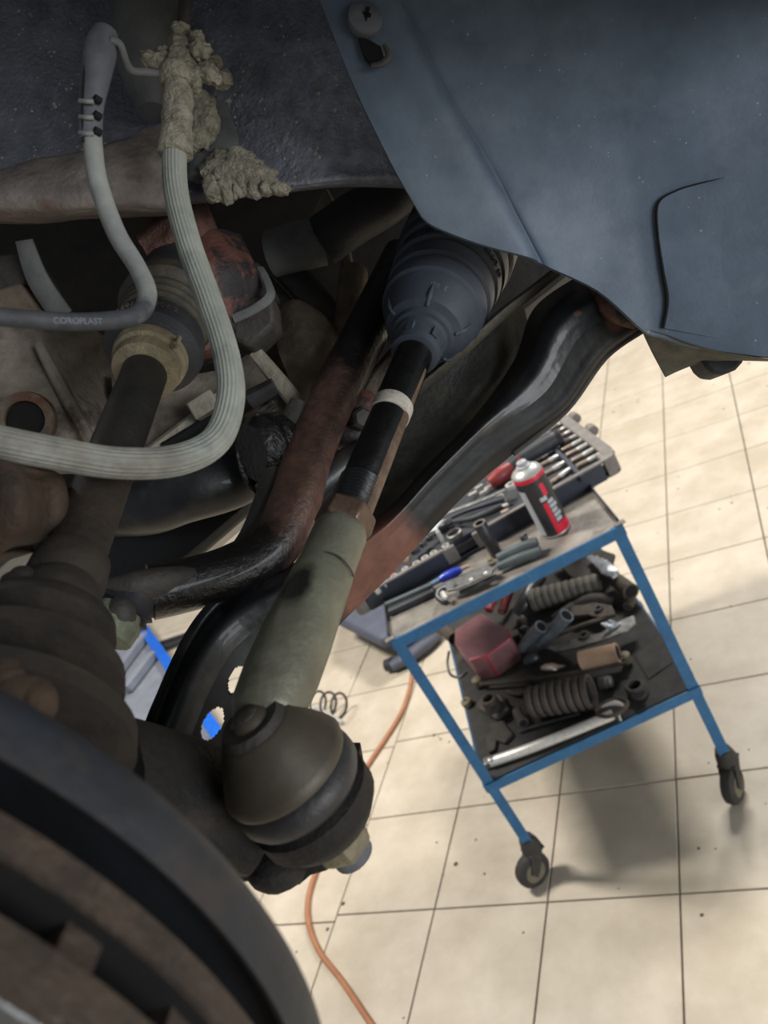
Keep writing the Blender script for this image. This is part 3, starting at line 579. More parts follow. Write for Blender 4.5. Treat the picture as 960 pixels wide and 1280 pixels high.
# print along the lower run of the cable
ca, cb_ = P(60, 401, .283), P(125, 402.3, .2958); tdir = (cb_ - ca).normalized(); tn = (-CAMZ - tdir * tdir.dot(-CAMZ)).normalized(); tu = tn.cross(tdir)
if tu.dot(CAMY) > 0: tu = -tu
def cabfn(x, y, z):
    p = ca + tdir * ((cb_ - ca).length * .5 + x); r = .0034; th = (y - .0008) / r - .35
    return p + tn * (r * math.cos(th) + z + .0001) + tu * r * math.sin(th)
mb = textmb('COROPLAST', .0032, cabfn, .00005); mb.build('lettering', M['letter'], SC, sharp=0)
# ---- tie rod
TR = thing('tie_rod', CV((-.0378, .0728, .275)), 'tie rod with black inner rod and zinc-coloured outer ball joint', 'tie rod')
T0 = Vector((.0244, -.1054, .435)); T1 = Vector((-.0438, .0762, .272)); Tw0, Tw1 = CV(T0), CV(T1); tax = (Tw0 - Tw1).normalized(); TL = (Tw0 - Tw1).length
def tq(s): return Tw0 - tax * s
mb = MB(); mb.lathe(Tw0, -tax, [(-.02, .0100), (.076, .0098), (.078, .0092), (.130, .0092), (.131, .0086)], 28); mb.build('inner_rod', M['rod'], TR)
mb = MB(); mb.lathe(Tw0, -tax, [(.0735, .0099), (.074, .0103), (.0815, .0102), (.082, .0094)], 28); mb.build('paint_ring', M['white'], TR)
pr = [(.127, .0088)]
for k in range(9): pr += [(.129 + k * .0020, .0100), (.130 + k * .0020, .0092)]
mb = MB(); mb.lathe(Tw0, -tax, pr, 24); mb.build('thread', M['rod'], TR)
tr_r = (CAMX - tax * tax.dot(CAMX)).normalized(); tr_f = (-CAMZ - tax * tax.dot(-CAMZ)).normalized()
rs = (tr_r * .93 + tr_f * .25).normalized()
mb = MB(); mb.tube([tq(.045) + rs * .0088, tq(.09) + rs * .0082, tq(.12) + rs * .0082, tq(.152) + rs * .0085], [.0022, .0036, .0040, .0036], 10, flat=.55, ref=rs); mb.build('worn_flat', M['rodside'], TR)
mb = MB(); mb.lathe(Tw0, -tax, [(.1455, .0100), (.1475, .0126), (.1560, .0130), (.158, .0118)], 6, phase=.35); mb.build('lock_nut', M['nut'], TR, bevel=.0008)
ll = (CAMX - tax * tax.dot(CAMX)).normalized()
pr = [(.157, .0108), (.159, .0116), (.178, .0119), (.180, .0121), (.182, .0124), (.200, .0132), (.214, .0140), (.230, .0142), (.246, .0130), (.252, .010)]
pr = [(a_[0] + (b_[0] - a_[0]) * k / 6, a_[1] + (b_[1] - a_[1]) * k / 6) for a_, b_ in zip(pr, pr[1:]) for k in range(6)] + [pr[-1]]
mb = MB(); mb.lathe(Tw0, -tax, pr, 36)
mb.t = []
for v in mb.v:
    s = -(v - Tw0).dot(tax); r3 = (v - (Tw0 - tax * s)).normalized(); side = r3.dot(ll); f_ = r3.dot(tr_f)
    t = 0.0
    if f_ > 0: t = max(0, 1.3 - math.hypot((s - .199) / .013, (side + .35) / .6))
    mb.t.append(t)
re = mb.build('rod_end', M['zinc'], TR)
mb = MB(); q0 = tq(.181)
mb.tube([q0 + (ll * math.cos(a_) + tr_f * math.sin(a_)) * .0124 - tax * (.001 * math.sin(a_ * 3)) for a_ in [k * .3 + .2 for k in range(10)]], .0004, 6); mb.build('seam_line', M['dark'], re)
dn = Vector((0, 0, -1)); bc = P(315, 906, .2655)
bell = [(-.005, .0005), (-.005, .0045), (-.003, .0066), (0, .0078), (.0005, .0112), (.002, .0135), (.008, .0170), (.017, .0224), (.0195, .0236), (.0215, .0232), (.022, .018)]
mb = MB(); mb.lathe(bc, dn, bell, 44); bl = mb.build('joint_housing', M['bell'], TR, sharp=50)
mb = MB(); mb.lathe(bc, dn, [(-.0062, .0005), (-.0062, .0030), (-.0052, .0046), (-.003, .0054)], 24); mb.build('housing_plug', M['dark'], bl)
mb = MB(); mb.lathe(bc, dn, [(-.002, .0070), (-.002, .0108), (.0008, .0124), (.002, .0100)], 32); mb.build('crimp_ring', M['dark'], bl)
mb = MB(); mb.lathe(bc, dn, [(.0205, .017), (.0225, .0212), (.026, .0236), (.030, .0238), (.033, .0222), (.035, .019), (.037, .012)], 40); mb.build('joint_boot', M['jboot'], TR)
mb = MB(); mb.lathe(bc, dn, [(.036, .009), (.058, .009)], 20); mb.build('stud', M['dark'], TR)
mb = MB(); mb.lathe(bc, dn, [(.049, .0128), (.0505, .0132), (.052, .0118)], 24); mb.lathe(bc, dn, [(.0515, .0112), (.062, .0112), (.065, .009)], 6, phase=.4); mb.build('stud_nut', M['nutpale'], TR, bevel=.0006)
mb = MB(); mb.lathe(bc, dn, [(.064, .0080), (.069, .0078), (.0705, .006)], 20); mb.build('stud_tip', M['sleeve'], TR)
# ---- steering boot
SB = thing('steering_boot', Tw0, 'new grey-blue ribbed rubber steering rack boot under the liner edge', 'rubber boot')
pr = [(-.032, .0105), (-.031, .0128), (-.027, .0134), (-.0255, .0118), (-.020, .0118), (-.019, .0140), (-.016, .0146), (-.0155, .0165), (-.012, .0172), (-.0115, .0184), (-.0105, .0212), (.003, .0268), (.0062, .0275), (.0072, .0262)]
for k in range(4):
    s0 = .0075 + k * .0145; r0 = .0268 + k * .0016
    pr += [(s0, r0), (s0 + .0015, r0 + .0022), (s0 + .0100, r0 + .0030), (s0 + .0122, r0 + .0026), (s0 + .0130, r0 - .0008), (s0 + .0142, r0 - .0008)]
pr += [(.0665, .0335), (.070, .036), (.10, .0365), (.12, .036)]
mb = MB(); mb.lathe(Tw0, tax, pr, 64); bt = mb.build('boot_body', M['boot'], SB, sharp=30)
uu2 = (-CAMZ - tax * tax.dot(-CAMZ)).normalized(); vv2 = tax.cross(uu2)
def bp(s, th, r): return Tw0 + tax * s + (uu2 * math.cos(th) + vv2 * math.sin(th)) * r
for th in (-.15, 1.15, -1.3, 2.2, -2.3):
    mb = MB(); mb.tube([bp(-.012, th, .0180), bp(-.008, th, .0226), bp(-.002, th, .0252)], [.0010, .0013, .0004], 8); mb.build('boot_rib', M['boot'], bt)
for th in (.5, -.6, 1.6):
    mb = MB(); a_ = bp(-.022, th, .0122); mb.box(a_, tax * .004, (bp(-.022, th + .1, .0122) - bp(-.022, th - .1, .0122)).normalized() * .0018, (a_ - bp(-.022, th, 0)).normalized() * .0016); mb.build('boot_tab', M['boot'], bt)
sg = 1 if vv2.dot(CAMX) > 0 else -1
def bfn(x, y, z):                                  # runs round the last ring, upside down as seen from the small end
    r = .0330; th = -sg * x / r; return bp(.0425 - y + .002, th, r + z + .0002)
mb = textmb('SF DMK< 7820 040 947 308', .0062, bfn, .0003); mb.build('lettering', M['rubber'], bt, sharp=0)
def bfn2(x, y, z): return bp(-.0005 - y * .85, -sg * (x / .024) - .02, .0254 - y * .42 + z * 1.0)
mb = textmb('3  IIel', .0042, bfn2, .0003); mb.build('lettering', M['sleeve'], bt, sharp=0)
# ---- red clip seen behind the tie rod
mb = MB(); mb.tube([P(420, 622, .372), P(428, 611, .373), P(436, 600, .375)], [.0020, .0036, .0016], 10); o = mb.build('plastic_clip', M['red'])
tag(o, 'small bright red plastic clip peeking out behind the black rod thread', 'clip')
# ---- steering knuckle
KN = thing('steering_knuckle', P(330, 1100, .30), 'black grimy steering knuckle arm under the tie rod ball joint', 'knuckle')
kp = [(160, 965), (215, 985), (275, 1000), (330, 1000), (390, 985), (430, 962), (447, 962), (452, 990), (452, 1045), (440, 1066), (408, 1088), (388, 1094), (374, 1106), (345, 1106), (325, 1100), (305, 1102), (255, 1060), (200, 1020)]
mb = MB(); mb.prism([P(x, y, .298 + .0 * x) for x, y in kp], CAMZ * .035); mb.build('steering_arm', M['knuckle'], KN, sharp=30)
mb = MB(); mb.lathe(bc, dn, [(.034, .0205), (.036, .0232), (.044, .0228), (.050, .0185), (.053, .0140)], 28); mb.build('arm_eye', M['knuckle'], KN)
mb = MB(); mb.tube([P(120, 1000, .27), P(190, 1000, .285), P(260, 1010, .295), P(330, 1035, .30)], [.03, .026, .022, .018], 16); mb.build('arm_web', M['knuckle'], KN)
mb = MB(); mb.blob(P(345, 1085, .30), .012, .008, .012, .15, 60); mb.build('arm_lug', M['knuckle'], KN)
# ---- caliper bracket
KB = thing('brake_caliper', P(10, 690, .25), 'brown grimy brake caliper casting at the left picture edge', 'caliper')
mb = MB(); mb.patch([[(-90, 560, .27), (-20, 570, .258), (25, 585, .258), (40, 600, .275)], [(-90, 610, .262), (-10, 610, .25), (32, 620, .252), (46, 640, .27)], [(-90, 660, .262), (-10, 655, .25), (26, 660, .253), (38, 672, .27)], [(-90, 720, .27), (-20, 700, .258), (0, 692, .262), (8, 688, .275)]], 7, 7, .03, amp=.004, freq=50); mb.build('caliper_body', M['caliper'], KB, sharp=60)
mb = MB(); mb.tube([P(28, 582, .30), P(46, 620, .298), P(72, 668, .295)], [.0026, .0028, .0028], 12); mb.build('guide_pin', M['pale'], KB)
mb = MB(); mb.blob(P(22, 872, .205), .009, .007, .008, .2, 60); mb.blob(P(48, 880, .203), .0045, .006, .006, .2, 60); mb.blob(P(0, 850, .207), .009, .007, .008, .2, 60); mb.build('bracket_lug', M['caliper'], KB)
# ---- disc and dust shield (axis found from the photographed rims)
OUT = c2w(Vector((-.02447, .39486, -.91842))).normalized(); DC = CV((-.14501, .14839, .14869))
BD = thing('brake_disc', DC, 'vented brake disc with rusty rim and bright braking face, bottom left corner', 'brake disc')
R_ = .1304
mb = MB(); mb.lathe(DC, -OUT, [(0, .075), (0, R_ - .006), (.0004, R_ - .0055), (.0006, R_), (.0064, R_), (.0066, .075)], 160); mb.build('outer_plate', M['discrust'], BD, sharp=30)
mb = MB(); mb.lathe(DC, -OUT, [(-.0004, .078), (-.0004, R_ - .006), (.0002, R_ - .0058), (.0002, .078)], 160); mb.build('braking_face', M['discface'], BD)
mb = MB(); mb.lathe(DC, -OUT, [(.0150, .075), (.0150, R_), (.0212, R_), (.0215, .075)], 160); mb.build('inner_plate', M['discrust'], BD, sharp=30)
mb = MB(); mb.lathe(DC, -OUT, [(-.03, .03), (-.03, .072), (-.028, .074), (.0, .076), (.0215, .076)], 64); mb.build('disc_hat', M['discrust'], BD)
uo, vo_ = perp(OUT); vm = None
for k in range(32):
    th = 2 * math.pi * k / 32; rd = uo * math.cos(th) + vo_ * math.sin(th); tg = OUT.cross(rd)
    mb = MB(); mb.box(DC - OUT * .0107 + rd * .102, rd * .0240, tg * .0036, OUT * .0044); mb.build('vane', M['discrust'], BD, sharp=0)
mb = MB(); mb.lathe(DC, -OUT, [(.0066, .076), (.0068, R_ - .0012), (.0072, .078), (.0144, .078), (.0148, R_ - .0012), (.0150, .076)], 120); mb.build('vent_shade_lining', mat('vent_shade', (22, 19, 17), (14, 13, 12), 60, .9), BD)  # shade inside the vent slots painted as a near-black lining
DSH = thing('dust_shield', DC - OUT * .045, 'curved grey metal dust shield behind the brake disc, lower left', 'dust shield')
mb = MB(); mb.lathe(DC, -OUT, [(.0450, .04), (.0445, .1270), (.0325, .1272), (.0320, .1285), (.036, .1300), (.040, .1312), (.0425, .1312), (.0455, .129), (.0465, .112), (.0465, .04)], 180); mb.build('shield_pressing', M['shield'], DSH, sharp=45)
# ================================================================== TROLLEY
TX, TY, TYAW, TWD, TH_, TLZ, TDP = -.8964, 1.2504, .3736, .56, .837, .362, .78
E1 = Vector((math.cos(TYAW), math.sin(TYAW), 0)); E2 = Vector((-E1.y, E1.x, 0)); UP = Vector((0, 0, 1)); TB = Vector((TX, TY, 0))
def T(u, v, z): return TB + E1 * u + E2 * v + UP * z
TC = thing('tool_trolley', T(TWD / 2, TDP / 2, 0), 'blue angle-iron workshop trolley with two shelves on castors', 'trolley')
ang = .026
def angle_leg(u, v, su, sv, mt):
    mb = MB(); mb.box(T(u + su * ang / 2, v + sv * .0018, (TH_ + .12) / 2), E1 * ang / 2, E2 * .0018, UP * (TH_ - .12) / 2); mb.box(T(u + su * .0018, v + sv * (ang / 2 + .0018), (TH_ + .12) / 2), E1 * .0018, E2 * ang / 2, UP * (TH_ - .12) / 2)
    return mb.build('leg', mt, TC, sharp=0)
angle_leg(0, 0, 1, 1, M['blue']); angle_leg(TWD, 0, -1, 1, M['blue']); angle_leg(0, TDP, 1, -1, M['blue_shaded']); angle_leg(TWD, TDP, -1, -1, M['blue_shaded'])
for z, nm in ((TH_, 'top_rail'), (TLZ, 'lower_rail')):
    for a_, b_ in ((T(0, -.002, z - .014), T(TWD, -.002, z - .014)), (T(0, TDP, z - .014), T(TWD, TDP, z - .014)), (T(-.002, 0, z - .014), T(-.002, TDP, z - .014)), (T(TWD, 0, z - .014), T(TWD, TDP, z - .014))):
        mb = MB(); mb.bar(a_, b_, .004, .027); mb.build(nm, M['blue'], TC, sharp=0)
mb = MB(); mb.box(T(TWD / 2, TDP / 2, TH_ - .002), E1 * (TWD / 2 - .002), E2 * (TDP / 2), UP * .002); mb.build('top_shelf', M['sheet'], TC, sharp=0)
for u in (.002, TWD - .002): 
    mb = MB(); mb.bar(T(u, .012, TH_ + .006), T(u, TDP, TH_ + .006), .003, .014); mb.build('shelf_lip', M['grip'], TC, sharp=0)
    mb = MB(); mb.box(T(u, .004, TH_ + .002), E1 * .011, E2 * .007, UP * .002); mb.build('weld_cap', M['sheet'], TC, bevel=.001)
mb = MB(); mb.box(T(TWD / 2, TDP / 2, TLZ - .006), E1 * (TWD / 2 - .003), E2 * (TDP / 2), UP * .002); mb.build('lower_shelf', M['dark'], TC, sharp=0)
mb = MB(); mb.box(T(TWD / 2, TDP / 2 + .004, TLZ - .001), E1 * (TWD / 2 - .004), E2 * (TDP / 2), UP * .003); mb.build('rubber_mat', M['mat_'], TC, sharp=0)
def castor(u, v, yaw):
    c = T(u, v, 0); f_ = Vector((math.cos(yaw), math.sin(yaw), 0)); s_ = Vector((-f_.y, f_.x, 0)); wc = c + f_ * .030 + UP * .048
    mb = MB(); mb.lathe(c + UP * .128, -UP, [(-.012, .019), (.010, .025), (.030, .027), (.033, .020)], 20); hd = mb.build('castor_head', M['partdark'], TC)
    for k in (-1, 1):
        mb = MB(); mb.prism([c + UP * .098 - f_ * .018 + s_ * k * .0185, c + UP * .098 + f_ * .020 + s_ * k * .0185, wc + f_ * .014 + UP * .006 + s_ * k * .0185, wc + f_ * .004 - UP * .012 + s_ * k * .0185, wc - f_ * .012 + s_ * k * .0185], s_ * k * .003); mb.build('fork_side', M['partdark'], hd, sharp=0)
    mb = MB(); mb.box(c + UP * .098, f_ * .024, s_ * .0215, UP * .004); mb.build('fork_bridge', M['partdark'], hd, sharp=0)
    mb = MB(); mb.lathe(wc - s_ * .0125, s_, [(-.003, .030), (-.002, .042), (.002, .047), (.0125, .0485), (.023, .047), (.027, .042), (.028, .030)], 28); wl = mb.build('castor_wheel', M['tyre'], TC)
    mb = MB(); mb.lathe(wc - s_ * .0165, s_, [(0, .010), (.0003, .029), (.0327, .029), (.033, .010)], 22); mb.build('castor_hub', M['hub'], wl)
    mb = MB(); mb.lathe(wc - s_ * .021, s_, [(0, .005), (.042, .005)], 8); mb.build('axle', M['steeld'], wl)
castor(.012, .015, -2.3); castor(TWD - .012, .015, -1.85); castor(.012, TDP - .015, .6); castor(TWD - .012, TDP - .015, 1.2)
ORD = ('first', 'second', 'third', 'fourth', 'fifth', 'sixth', 'seventh', 'eighth', 'ninth', 'tenth', 'eleventh', 'twelfth')
# ------------------------------------------------------------------ tools on the top shelf
ZT = TH_ + .001
# big open socket case
c_l, c_r = W(452, 770, ZT), W(781, 587, ZT); ce1 = (c_r - c_l); CLEN = ce1.length; ce1.normalize(); ce2 = Vector((-ce1.y, ce1.x, 0)); CDEP = .50; CHG = .048
def C_(u, v, z): return c_l + ce1 * u + ce2 * v + UP * z
CS = thing('socket_case', C_(CLEN / 2, CDEP / 2, 0), 'large open navy and grey plastic tool case overhanging the trolley top', 'tool case')
mb = MB(); mb.box(C_(CLEN / 2, CDEP / 2, .004), ce1 * (CLEN / 2 - .01), ce2 * (CDEP / 2), UP * .004); mb.build('case_floor', M['navy'], CS, bevel=.003)
mb = MB(); mb.box(C_(CLEN / 2, CDEP / 2, .024), ce1 * (CLEN / 2 - .014), ce2 * (CDEP / 2 - .006), UP * .010); mb.build('case_insert', M['grip'], CS, sharp=0)
gaps = [(.03, .245), (.30, .36), (.37, CLEN - .045)]
for a_, b_ in ((.03, .245), (.365, CLEN - .045)):
    mb = MB(); mb.bar(C_(a_, 0, CHG / 2), C_(b_, 0, CHG / 2), .006, CHG); mb.build('front_panel', M['navy'], CS, bevel=.001)
mb = MB(); mb.bar(C_(.245, .016, CHG / 2), C_(.365, .016, CHG / 2), .005, CHG); mb.build('latch_recess', M['navy'], CS, bevel=.001)
for u in (.262, .345):
    mb = MB(); mb.box(C_(u, .004, CHG * .52), ce1 * .017, ce2 * .006, UP * CHG * .45); mb.build('latch', M['casegrey'], CS, bevel=.003)
for u, k in ((.012, -1), (CLEN - .022, 1)):
    mb = MB(); r = []
    for t in range(7):
        an = math.pi / 2 * t / 6; r.append(C_(u + k * .020 * math.sin(an), .020 - .022 * math.cos(an), 0))
    r += [C_(u + k * .020, .05, 0), C_(u - k * .016, .05, 0), C_(u - k * .016, -.002, 0)]
    mb.prism(r, UP * CHG); mb.build('case_corner', M['casegrey'], CS, bevel=.002)
for u in (0, CLEN - .002):
    mb = MB(); mb.bar(C_(u, .045, CHG / 2), C_(u, CDEP, CHG / 2), .012, CHG); mb.build('case_side', M['casegrey'], CS, bevel=.002)
mb = MB(); mb.bar(C_(CLEN - .012, .02, CHG - .004), C_(CLEN - .012, CDEP, CHG - .004), .026, .010); mb.build('case_rim', M['casegrey'], CS, bevel=.002)
mb = MB(); mb.bar(C_(0, CDEP, CHG / 2), C_(CLEN, CDEP, CHG / 2), .006, CHG); mb.build('case_back', M['navy'], CS, bevel=.001)
mb = MB(); mb.bar(C_(.02, -.001, CHG), C_(.25, -.001, CHG), .012, .005); mb.bar(C_(.36, -.001, CHG), C_(CLEN - .04, -.001, CHG), .012, .005); mb.build('front_rim', M['casegrey'], CS, bevel=.001)
for v in (.20, .33):
    mb = MB(); mb.lathe(C_(CLEN + .016, v, CHG * .75), ce2, [(0, .006), (.004, .014), (.034, .014), (.038, .006)], 12); mb.build('side_clip', M['casegrey'], CS)
def cu(px, py, z):
    q = W(px, py, ZT + z) - c_l; return q.dot(ce1), q.dot(ce2)
ZS = .040
grpS = 'long sockets lying in the case'
def socket(p0, p1, r, mt, mt2):
    """socket with wide half and narrow half, lying from p0 (narrow) to p1 (wide)"""
    d = p1 - p0; L_ = d.length; c = (p0 + p1) / 2
    t = thing('socket', c, '', 'socket', grpS)
    mb = MB(); mb.lathe(p0, d, [(L_ * .42, r * .8), (L_ * .45, r), (L_ * .97, r), (L_, r * .85), (L_, r * .6), (L_ * .7, r * .55)], 12); mb.build('socket_head', M[mt], t)
    mb = MB(); mb.lathe(p0, d, [(0, r * .6), (L_ * .02, r * .75), (L_ * .42, r * .75)], 12); mb.build('socket_drive', M[mt2], t)
    return t
rowA = [((728, 591), (763, 573)), ((721, 583), (755, 566)), ((715, 576), (748, 559)), ((708, 569), (740, 553)), ((702, 563), (734, 547)), ((699, 555), (729, 541)), ((695, 548), (722, 535)), ((691, 542), (716, 530)), ((688, 536), (711, 524)), ((684, 531), (706, 520)), ((680, 526), (701, 515))]
for k, (a_, b_) in enumerate(rowA):
    t = socket(W(*a_, ZT + ZS), W(*b_, ZT + ZS), .0072 - .0002 * k, 'chrome', 'chromed')
    t['label'] = 'shiny long socket in the outer case row, ' + ('nearest the front' if k == 0 else ORD[k] + ' from the front')
rowB = [((693, 613), (722, 595)), ((689, 603), (714, 586)), ((680, 593), (707, 578)), ((677, 581), (699, 570)), ((670, 575), (684, 567))]
for k, (a_, b_) in enumerate(rowB):
    t = socket(W(*a_, ZT + ZS), W(*b_, ZT + ZS), .0070, 'chrome', 'chromed')
    t['label'] = 'shiny long socket in the inner case row, ' + ('nearest the front' if k == 0 else ORD[k] + ' from the front')
for k, (a_, b_) in enumerate((((700, 607), (716, 601)), ((694, 598), (710, 592)), ((688, 588), (702, 581)))):
    mb = MB(); mb.lathe(W(*a_, ZT + ZS - .002), W(*b_, ZT + ZS - .002) - W(*a_, ZT + ZS - .002), [(0, .003), (.03, .003)], 8)
    tag(mb.build('driver_bit', M['steeld']), 'slim dark bit between inner row sockets, %s from the front' % ORD[k], 'bit', 'bits between the sockets')
mb = MB(); mb.bar(W(692, 560, ZT + ZS), W(728, 598, ZT + ZS), .010, .016); mb.build('case_divider', M['navy'], CS, bevel=.001)
def rod(name, pts, r, mt, label, cat, group=None, seg=12, flat=1, parts=(), root=None, bevel=0):
    mb = MB(); mb.tube([W(*q) for q in pts], r, seg, 6, flat=flat, ref=UP); o = mb.build(name, M[mt], root)
    return o if root else tag(o, label, cat, group)
# red and black air tool lying in the case
AT = thing('air_ratchet', W(655, 575, ZT + .06), 'black and red air ratchet lying across the sockets', 'power tool')
mb = MB(); mb.tube([W(700, 546, ZT + .062), W(692, 550, ZT + .062), W(672, 562, ZT + .062), W(650, 575, ZT + .062), W(636, 585, ZT + .06)], [.016, .021, .021, .0185, .015], 18); mb.build('grip', M['grip'], AT)
mb = MB(); mb.tube([W(638, 584, ZT + .06), W(626, 594, ZT + .058), W(612, 604, ZT + .056)], [.017, .021, .016], 16); mb.build('tool_head', M['toolred'], AT)
mb = MB(); mb.lathe(W(697, 547, ZT + .062), W(702, 545, ZT + .062) - W(690, 551, ZT + .062), [(-.002, .0225), (.010, .0225), (.012, .016), (.004, .015)], 18); mb.build('end_ring', M['canblack'], AT)
mb = MB(); mb.bar(W(676, 545, ZT + .078), W(688, 539, ZT + .078), .012, .002); mb.build('rating_plate', M['steel'], AT, bevel=.0005)
# spray can
cb = W(695, 662, ZT); SCN = thing('spray_can', cb, 'black and red spray can standing in front of the tool case', 'spray can')
r0 = .0350; hc = .160
mb = MB(); mb.lathe(cb, UP, [(0, r0 - .002), (.003, r0 + .0006), (.006, r0)], 32); mb.build('base_ring', M['canmetal'], SCN)
mb = MB(); mb.lathe(cb, UP, [(.005, r0), (hc - .012, r0)], 48); body = mb.build('can_body', M['canblack'], SCN)
mb = MB(); mb.lathe(cb, UP, [(hc - .013, r0 + .0003), (hc - .004, r0 + .0003), (hc - .003, r0)], 40); mb.build('red_band', M['canred'], body)
mb = MB(); mb.lathe(cb, UP, [(hc - .003, r0), (hc, r0 + .0005), (hc + .002, r0 - .001), (hc + .006, .031), (hc + .012, .020), (hc + .013, .017)], 36); mb.build('shoulder', M['canmetal'], SCN)
mb = MB(); mb.lathe(cb, UP, [(hc + .012, .0165), (hc + .017, .0165), (hc + .019, .0120), (hc + .027, .0115), (hc + .030, .007)], 24); nzl = mb.build('spray_nozzle', M['nozzle'], SCN)
mb = MB(); mb.tube([cb + UP * (hc + .024), cb + UP * (hc + .045) + E2 * .004], .0013, 8); mb.build('straw', M['canred'], nzl)
tocam = Vector((-cb.x, -cb.y, 0)).normalized(); lft = UP.cross(tocam)         # label panels bent round the can
camright = -lft if lft.dot(CAMX) < 0 else lft
def wrap(th0, th1, z0, z1, mt, nm, off=.0004):
    mb = MB(); n = 8
    for z in (z0, z1):
        for k in range(n + 1):
            th = th0 + (th1 - th0) * k / n
            for rr in (r0 - .0006, r0 + off): mb.vert(cb + (tocam * math.cos(th) + camright * math.sin(th)) * rr + UP * z)
    m2 = 2 * (n + 1)
    for k in range(n):
        i = 2 * k; mb.f += [(i + 1, i + 3, m2 + i + 3, m2 + i + 1), (i, m2 + i, m2 + i + 2, i + 2), (i, i + 2, i + 3, i + 1), (m2 + i, m2 + i + 1, m2 + i + 3, m2 + i + 2)]
    mb.f += [(0, 1, m2 + 1, m2), (2 * n, m2 + 2 * n, m2 + 2 * n + 1, 2 * n + 1)]
    return mb.build(nm, M[mt], body, sharp=40)
wrap(-1.35, -.75, .010, .128, 'cangrey', 'text_panel')
wrap(-.02, .28, .006, .088, 'canred', 'red_stripe')
wrap(.28, 1.3, .006, .030, 'canred', 'red_stripe')
for k in range(5): wrap(.34, .78 + .12 * (k % 2), .034 + k * .012, .043 + k * .012, 'cangrey', 'print_block')
wrap(-.05, .42, .094, .104, 'cangrey', 'print_block'); wrap(.30, .62, .104, .134, 'canred', 'emblem')
# deep impact socket
p0 = W(621, 693, ZT); DSK = thing('deep_socket', p0, 'dark tall impact socket standing against the case front', 'socket')
hs = .092
mb = MB(); mb.lathe(p0, UP, [(0, .0135), (.002, .0148), (hs - .002, .0156), (hs, .0148), (hs, .0105), (hs - .03, .010), (hs - .03, .0005)], 28); mb.build('socket_wall', M['steeld'], DSK, sharp=40)
mb = MB(); mb.lathe(p0, UP, [(hs - .0008, .0105), (hs + .0004, .0109), (hs + .0006, .0147), (hs - .0008, .0152)], 28, cap=False); mb.build('socket_rim', M['casegrey'], DSK)
# folding pliers with two long grips
PL = thing('locking_pliers', W(640, 700, ZT), 'grey locking pliers with two padded grips lying along the front edge', 'pliers')
for k, (a_, b_) in enumerate((((622, 698, ZT + .028), (672, 677, ZT + .028)), ((622, 709, ZT + .014), (676, 688, ZT + .014)))):
    mb = MB(); mb.tube([W(*a_), W((a_[0] + b_[0]) / 2, (a_[1] + b_[1]) / 2 - 1, a_[2]), W(*b_)], [.010, .0125, .010], 14); mb.build('grip', M['gripg'], PL)
mb = MB(); mb.prism([W(x, y, ZT + .022) for x, y in ((556, 731), (566, 727), (578, 724), (592, 716), (612, 709), (618, 713), (616, 720), (600, 726), (584, 734), (572, 738), (560, 741))], UP * .007); jw = mb.build('jaw_plate', M['steel'], PL, bevel=.001)
for x, y in ((570, 732), (589, 725), (607, 717)):
    mb = MB(); mb.lathe(W(x, y, ZT + .029), UP, [(0, .005), (.003, .0045), (.004, .002)], 14); mb.build('rivet', M['steeld' if x == 570 else 'chrome'], jw)
mb = MB(); mb.tube([W(560, 733, ZT + .024), W(551, 738, ZT + .02), W(549, 747, ZT + .012), W(556, 752, ZT + .008)], [.006, .009, .009, .006], 12); mb.build('jaw', M['steeld'], PL)
mb = MB(); mb.tube([W(553, 741, ZT + .026), W(557, 748, ZT + .02)], [.006, .005], 10); mb.build('jaw_bolt', M['chrome'], PL)
mb = MB(); mb.tube([W(575, 741, ZT + .012), W(600, 731, ZT + .012), W(622, 720, ZT + .012)], [.005, .007, .006], 10); mb.build('lower_jaw', M['steeld'], PL)
SDV = thing('screwdriver', W(563, 718, ZT), 'screwdriver with shiny blue handle lying beside the case front', 'screwdriver')
mb = MB(); mb.tube([W(550, 725, ZT + .014), W(557, 721, ZT + .014), W(568, 716, ZT + .014), W(577, 712, ZT + .014)], [.008, .0115, .0115, .007], 14); mb.build('handle', M['handleblue'], SDV)
mb = MB(); mb.tube([W(576, 712, ZT + .014), W(582, 709, ZT + .014), W(588, 707, ZT + .014)], [.006, .005, .003], 10); mb.build('ferrule', M['chromed'], SDV)
mb = MB(); mb.tube([W(550, 725, ZT + .014), W(540, 730, ZT + .013), W(524, 738, ZT + .012)], [.007, .006, .004], 10); mb.build('sleeve', M['lightblue'], SDV)
mb = MB(); mb.bar(W(486, 764, ZT + .008), W(543, 738, ZT + .008), .030, .016); o = mb.build('torque_bar', M['grip'], bevel=.004); tag(o, 'flat dark plastic tool bar at the left end of the trolley top', 'tool')
mb = MB(); mb.bar(W(482, 756, ZT + .020), W(540, 731, ZT + .020), .012, .010); o = mb.build('feeler_gauge', M['gripg'], bevel=.002); tag(o, 'narrow grey tool stick lying on the flat dark tool bar', 'tool')
rod('hex_key', [(570, 727, ZT + .01), (595, 715, ZT + .01), (622, 703, ZT + .01)], .0035, 'canblack', 'thin black hex key with brass tip beside the blue screwdriver', 'hex key')
mb = MB(); mb.lathe(W(610, 701, ZT + .012), W(614, 699, ZT + .012) - W(608, 702, ZT + .012), [(0, .0045), (.010, .0045)], 10); tag(mb.build('brass_tip', mat('brass', (196, 178, 110), None, 60, .3, .8)), 'small brass fitting beside the deep socket', 'fitting')
mb = MB(); mb.blob(W(655, 672, ZT + .010), .009, .012, .009, .05, 60); tag(mb.build('steel_ball_joint', M['steeld']), 'small dark steel knob behind the plier grips', 'knob')
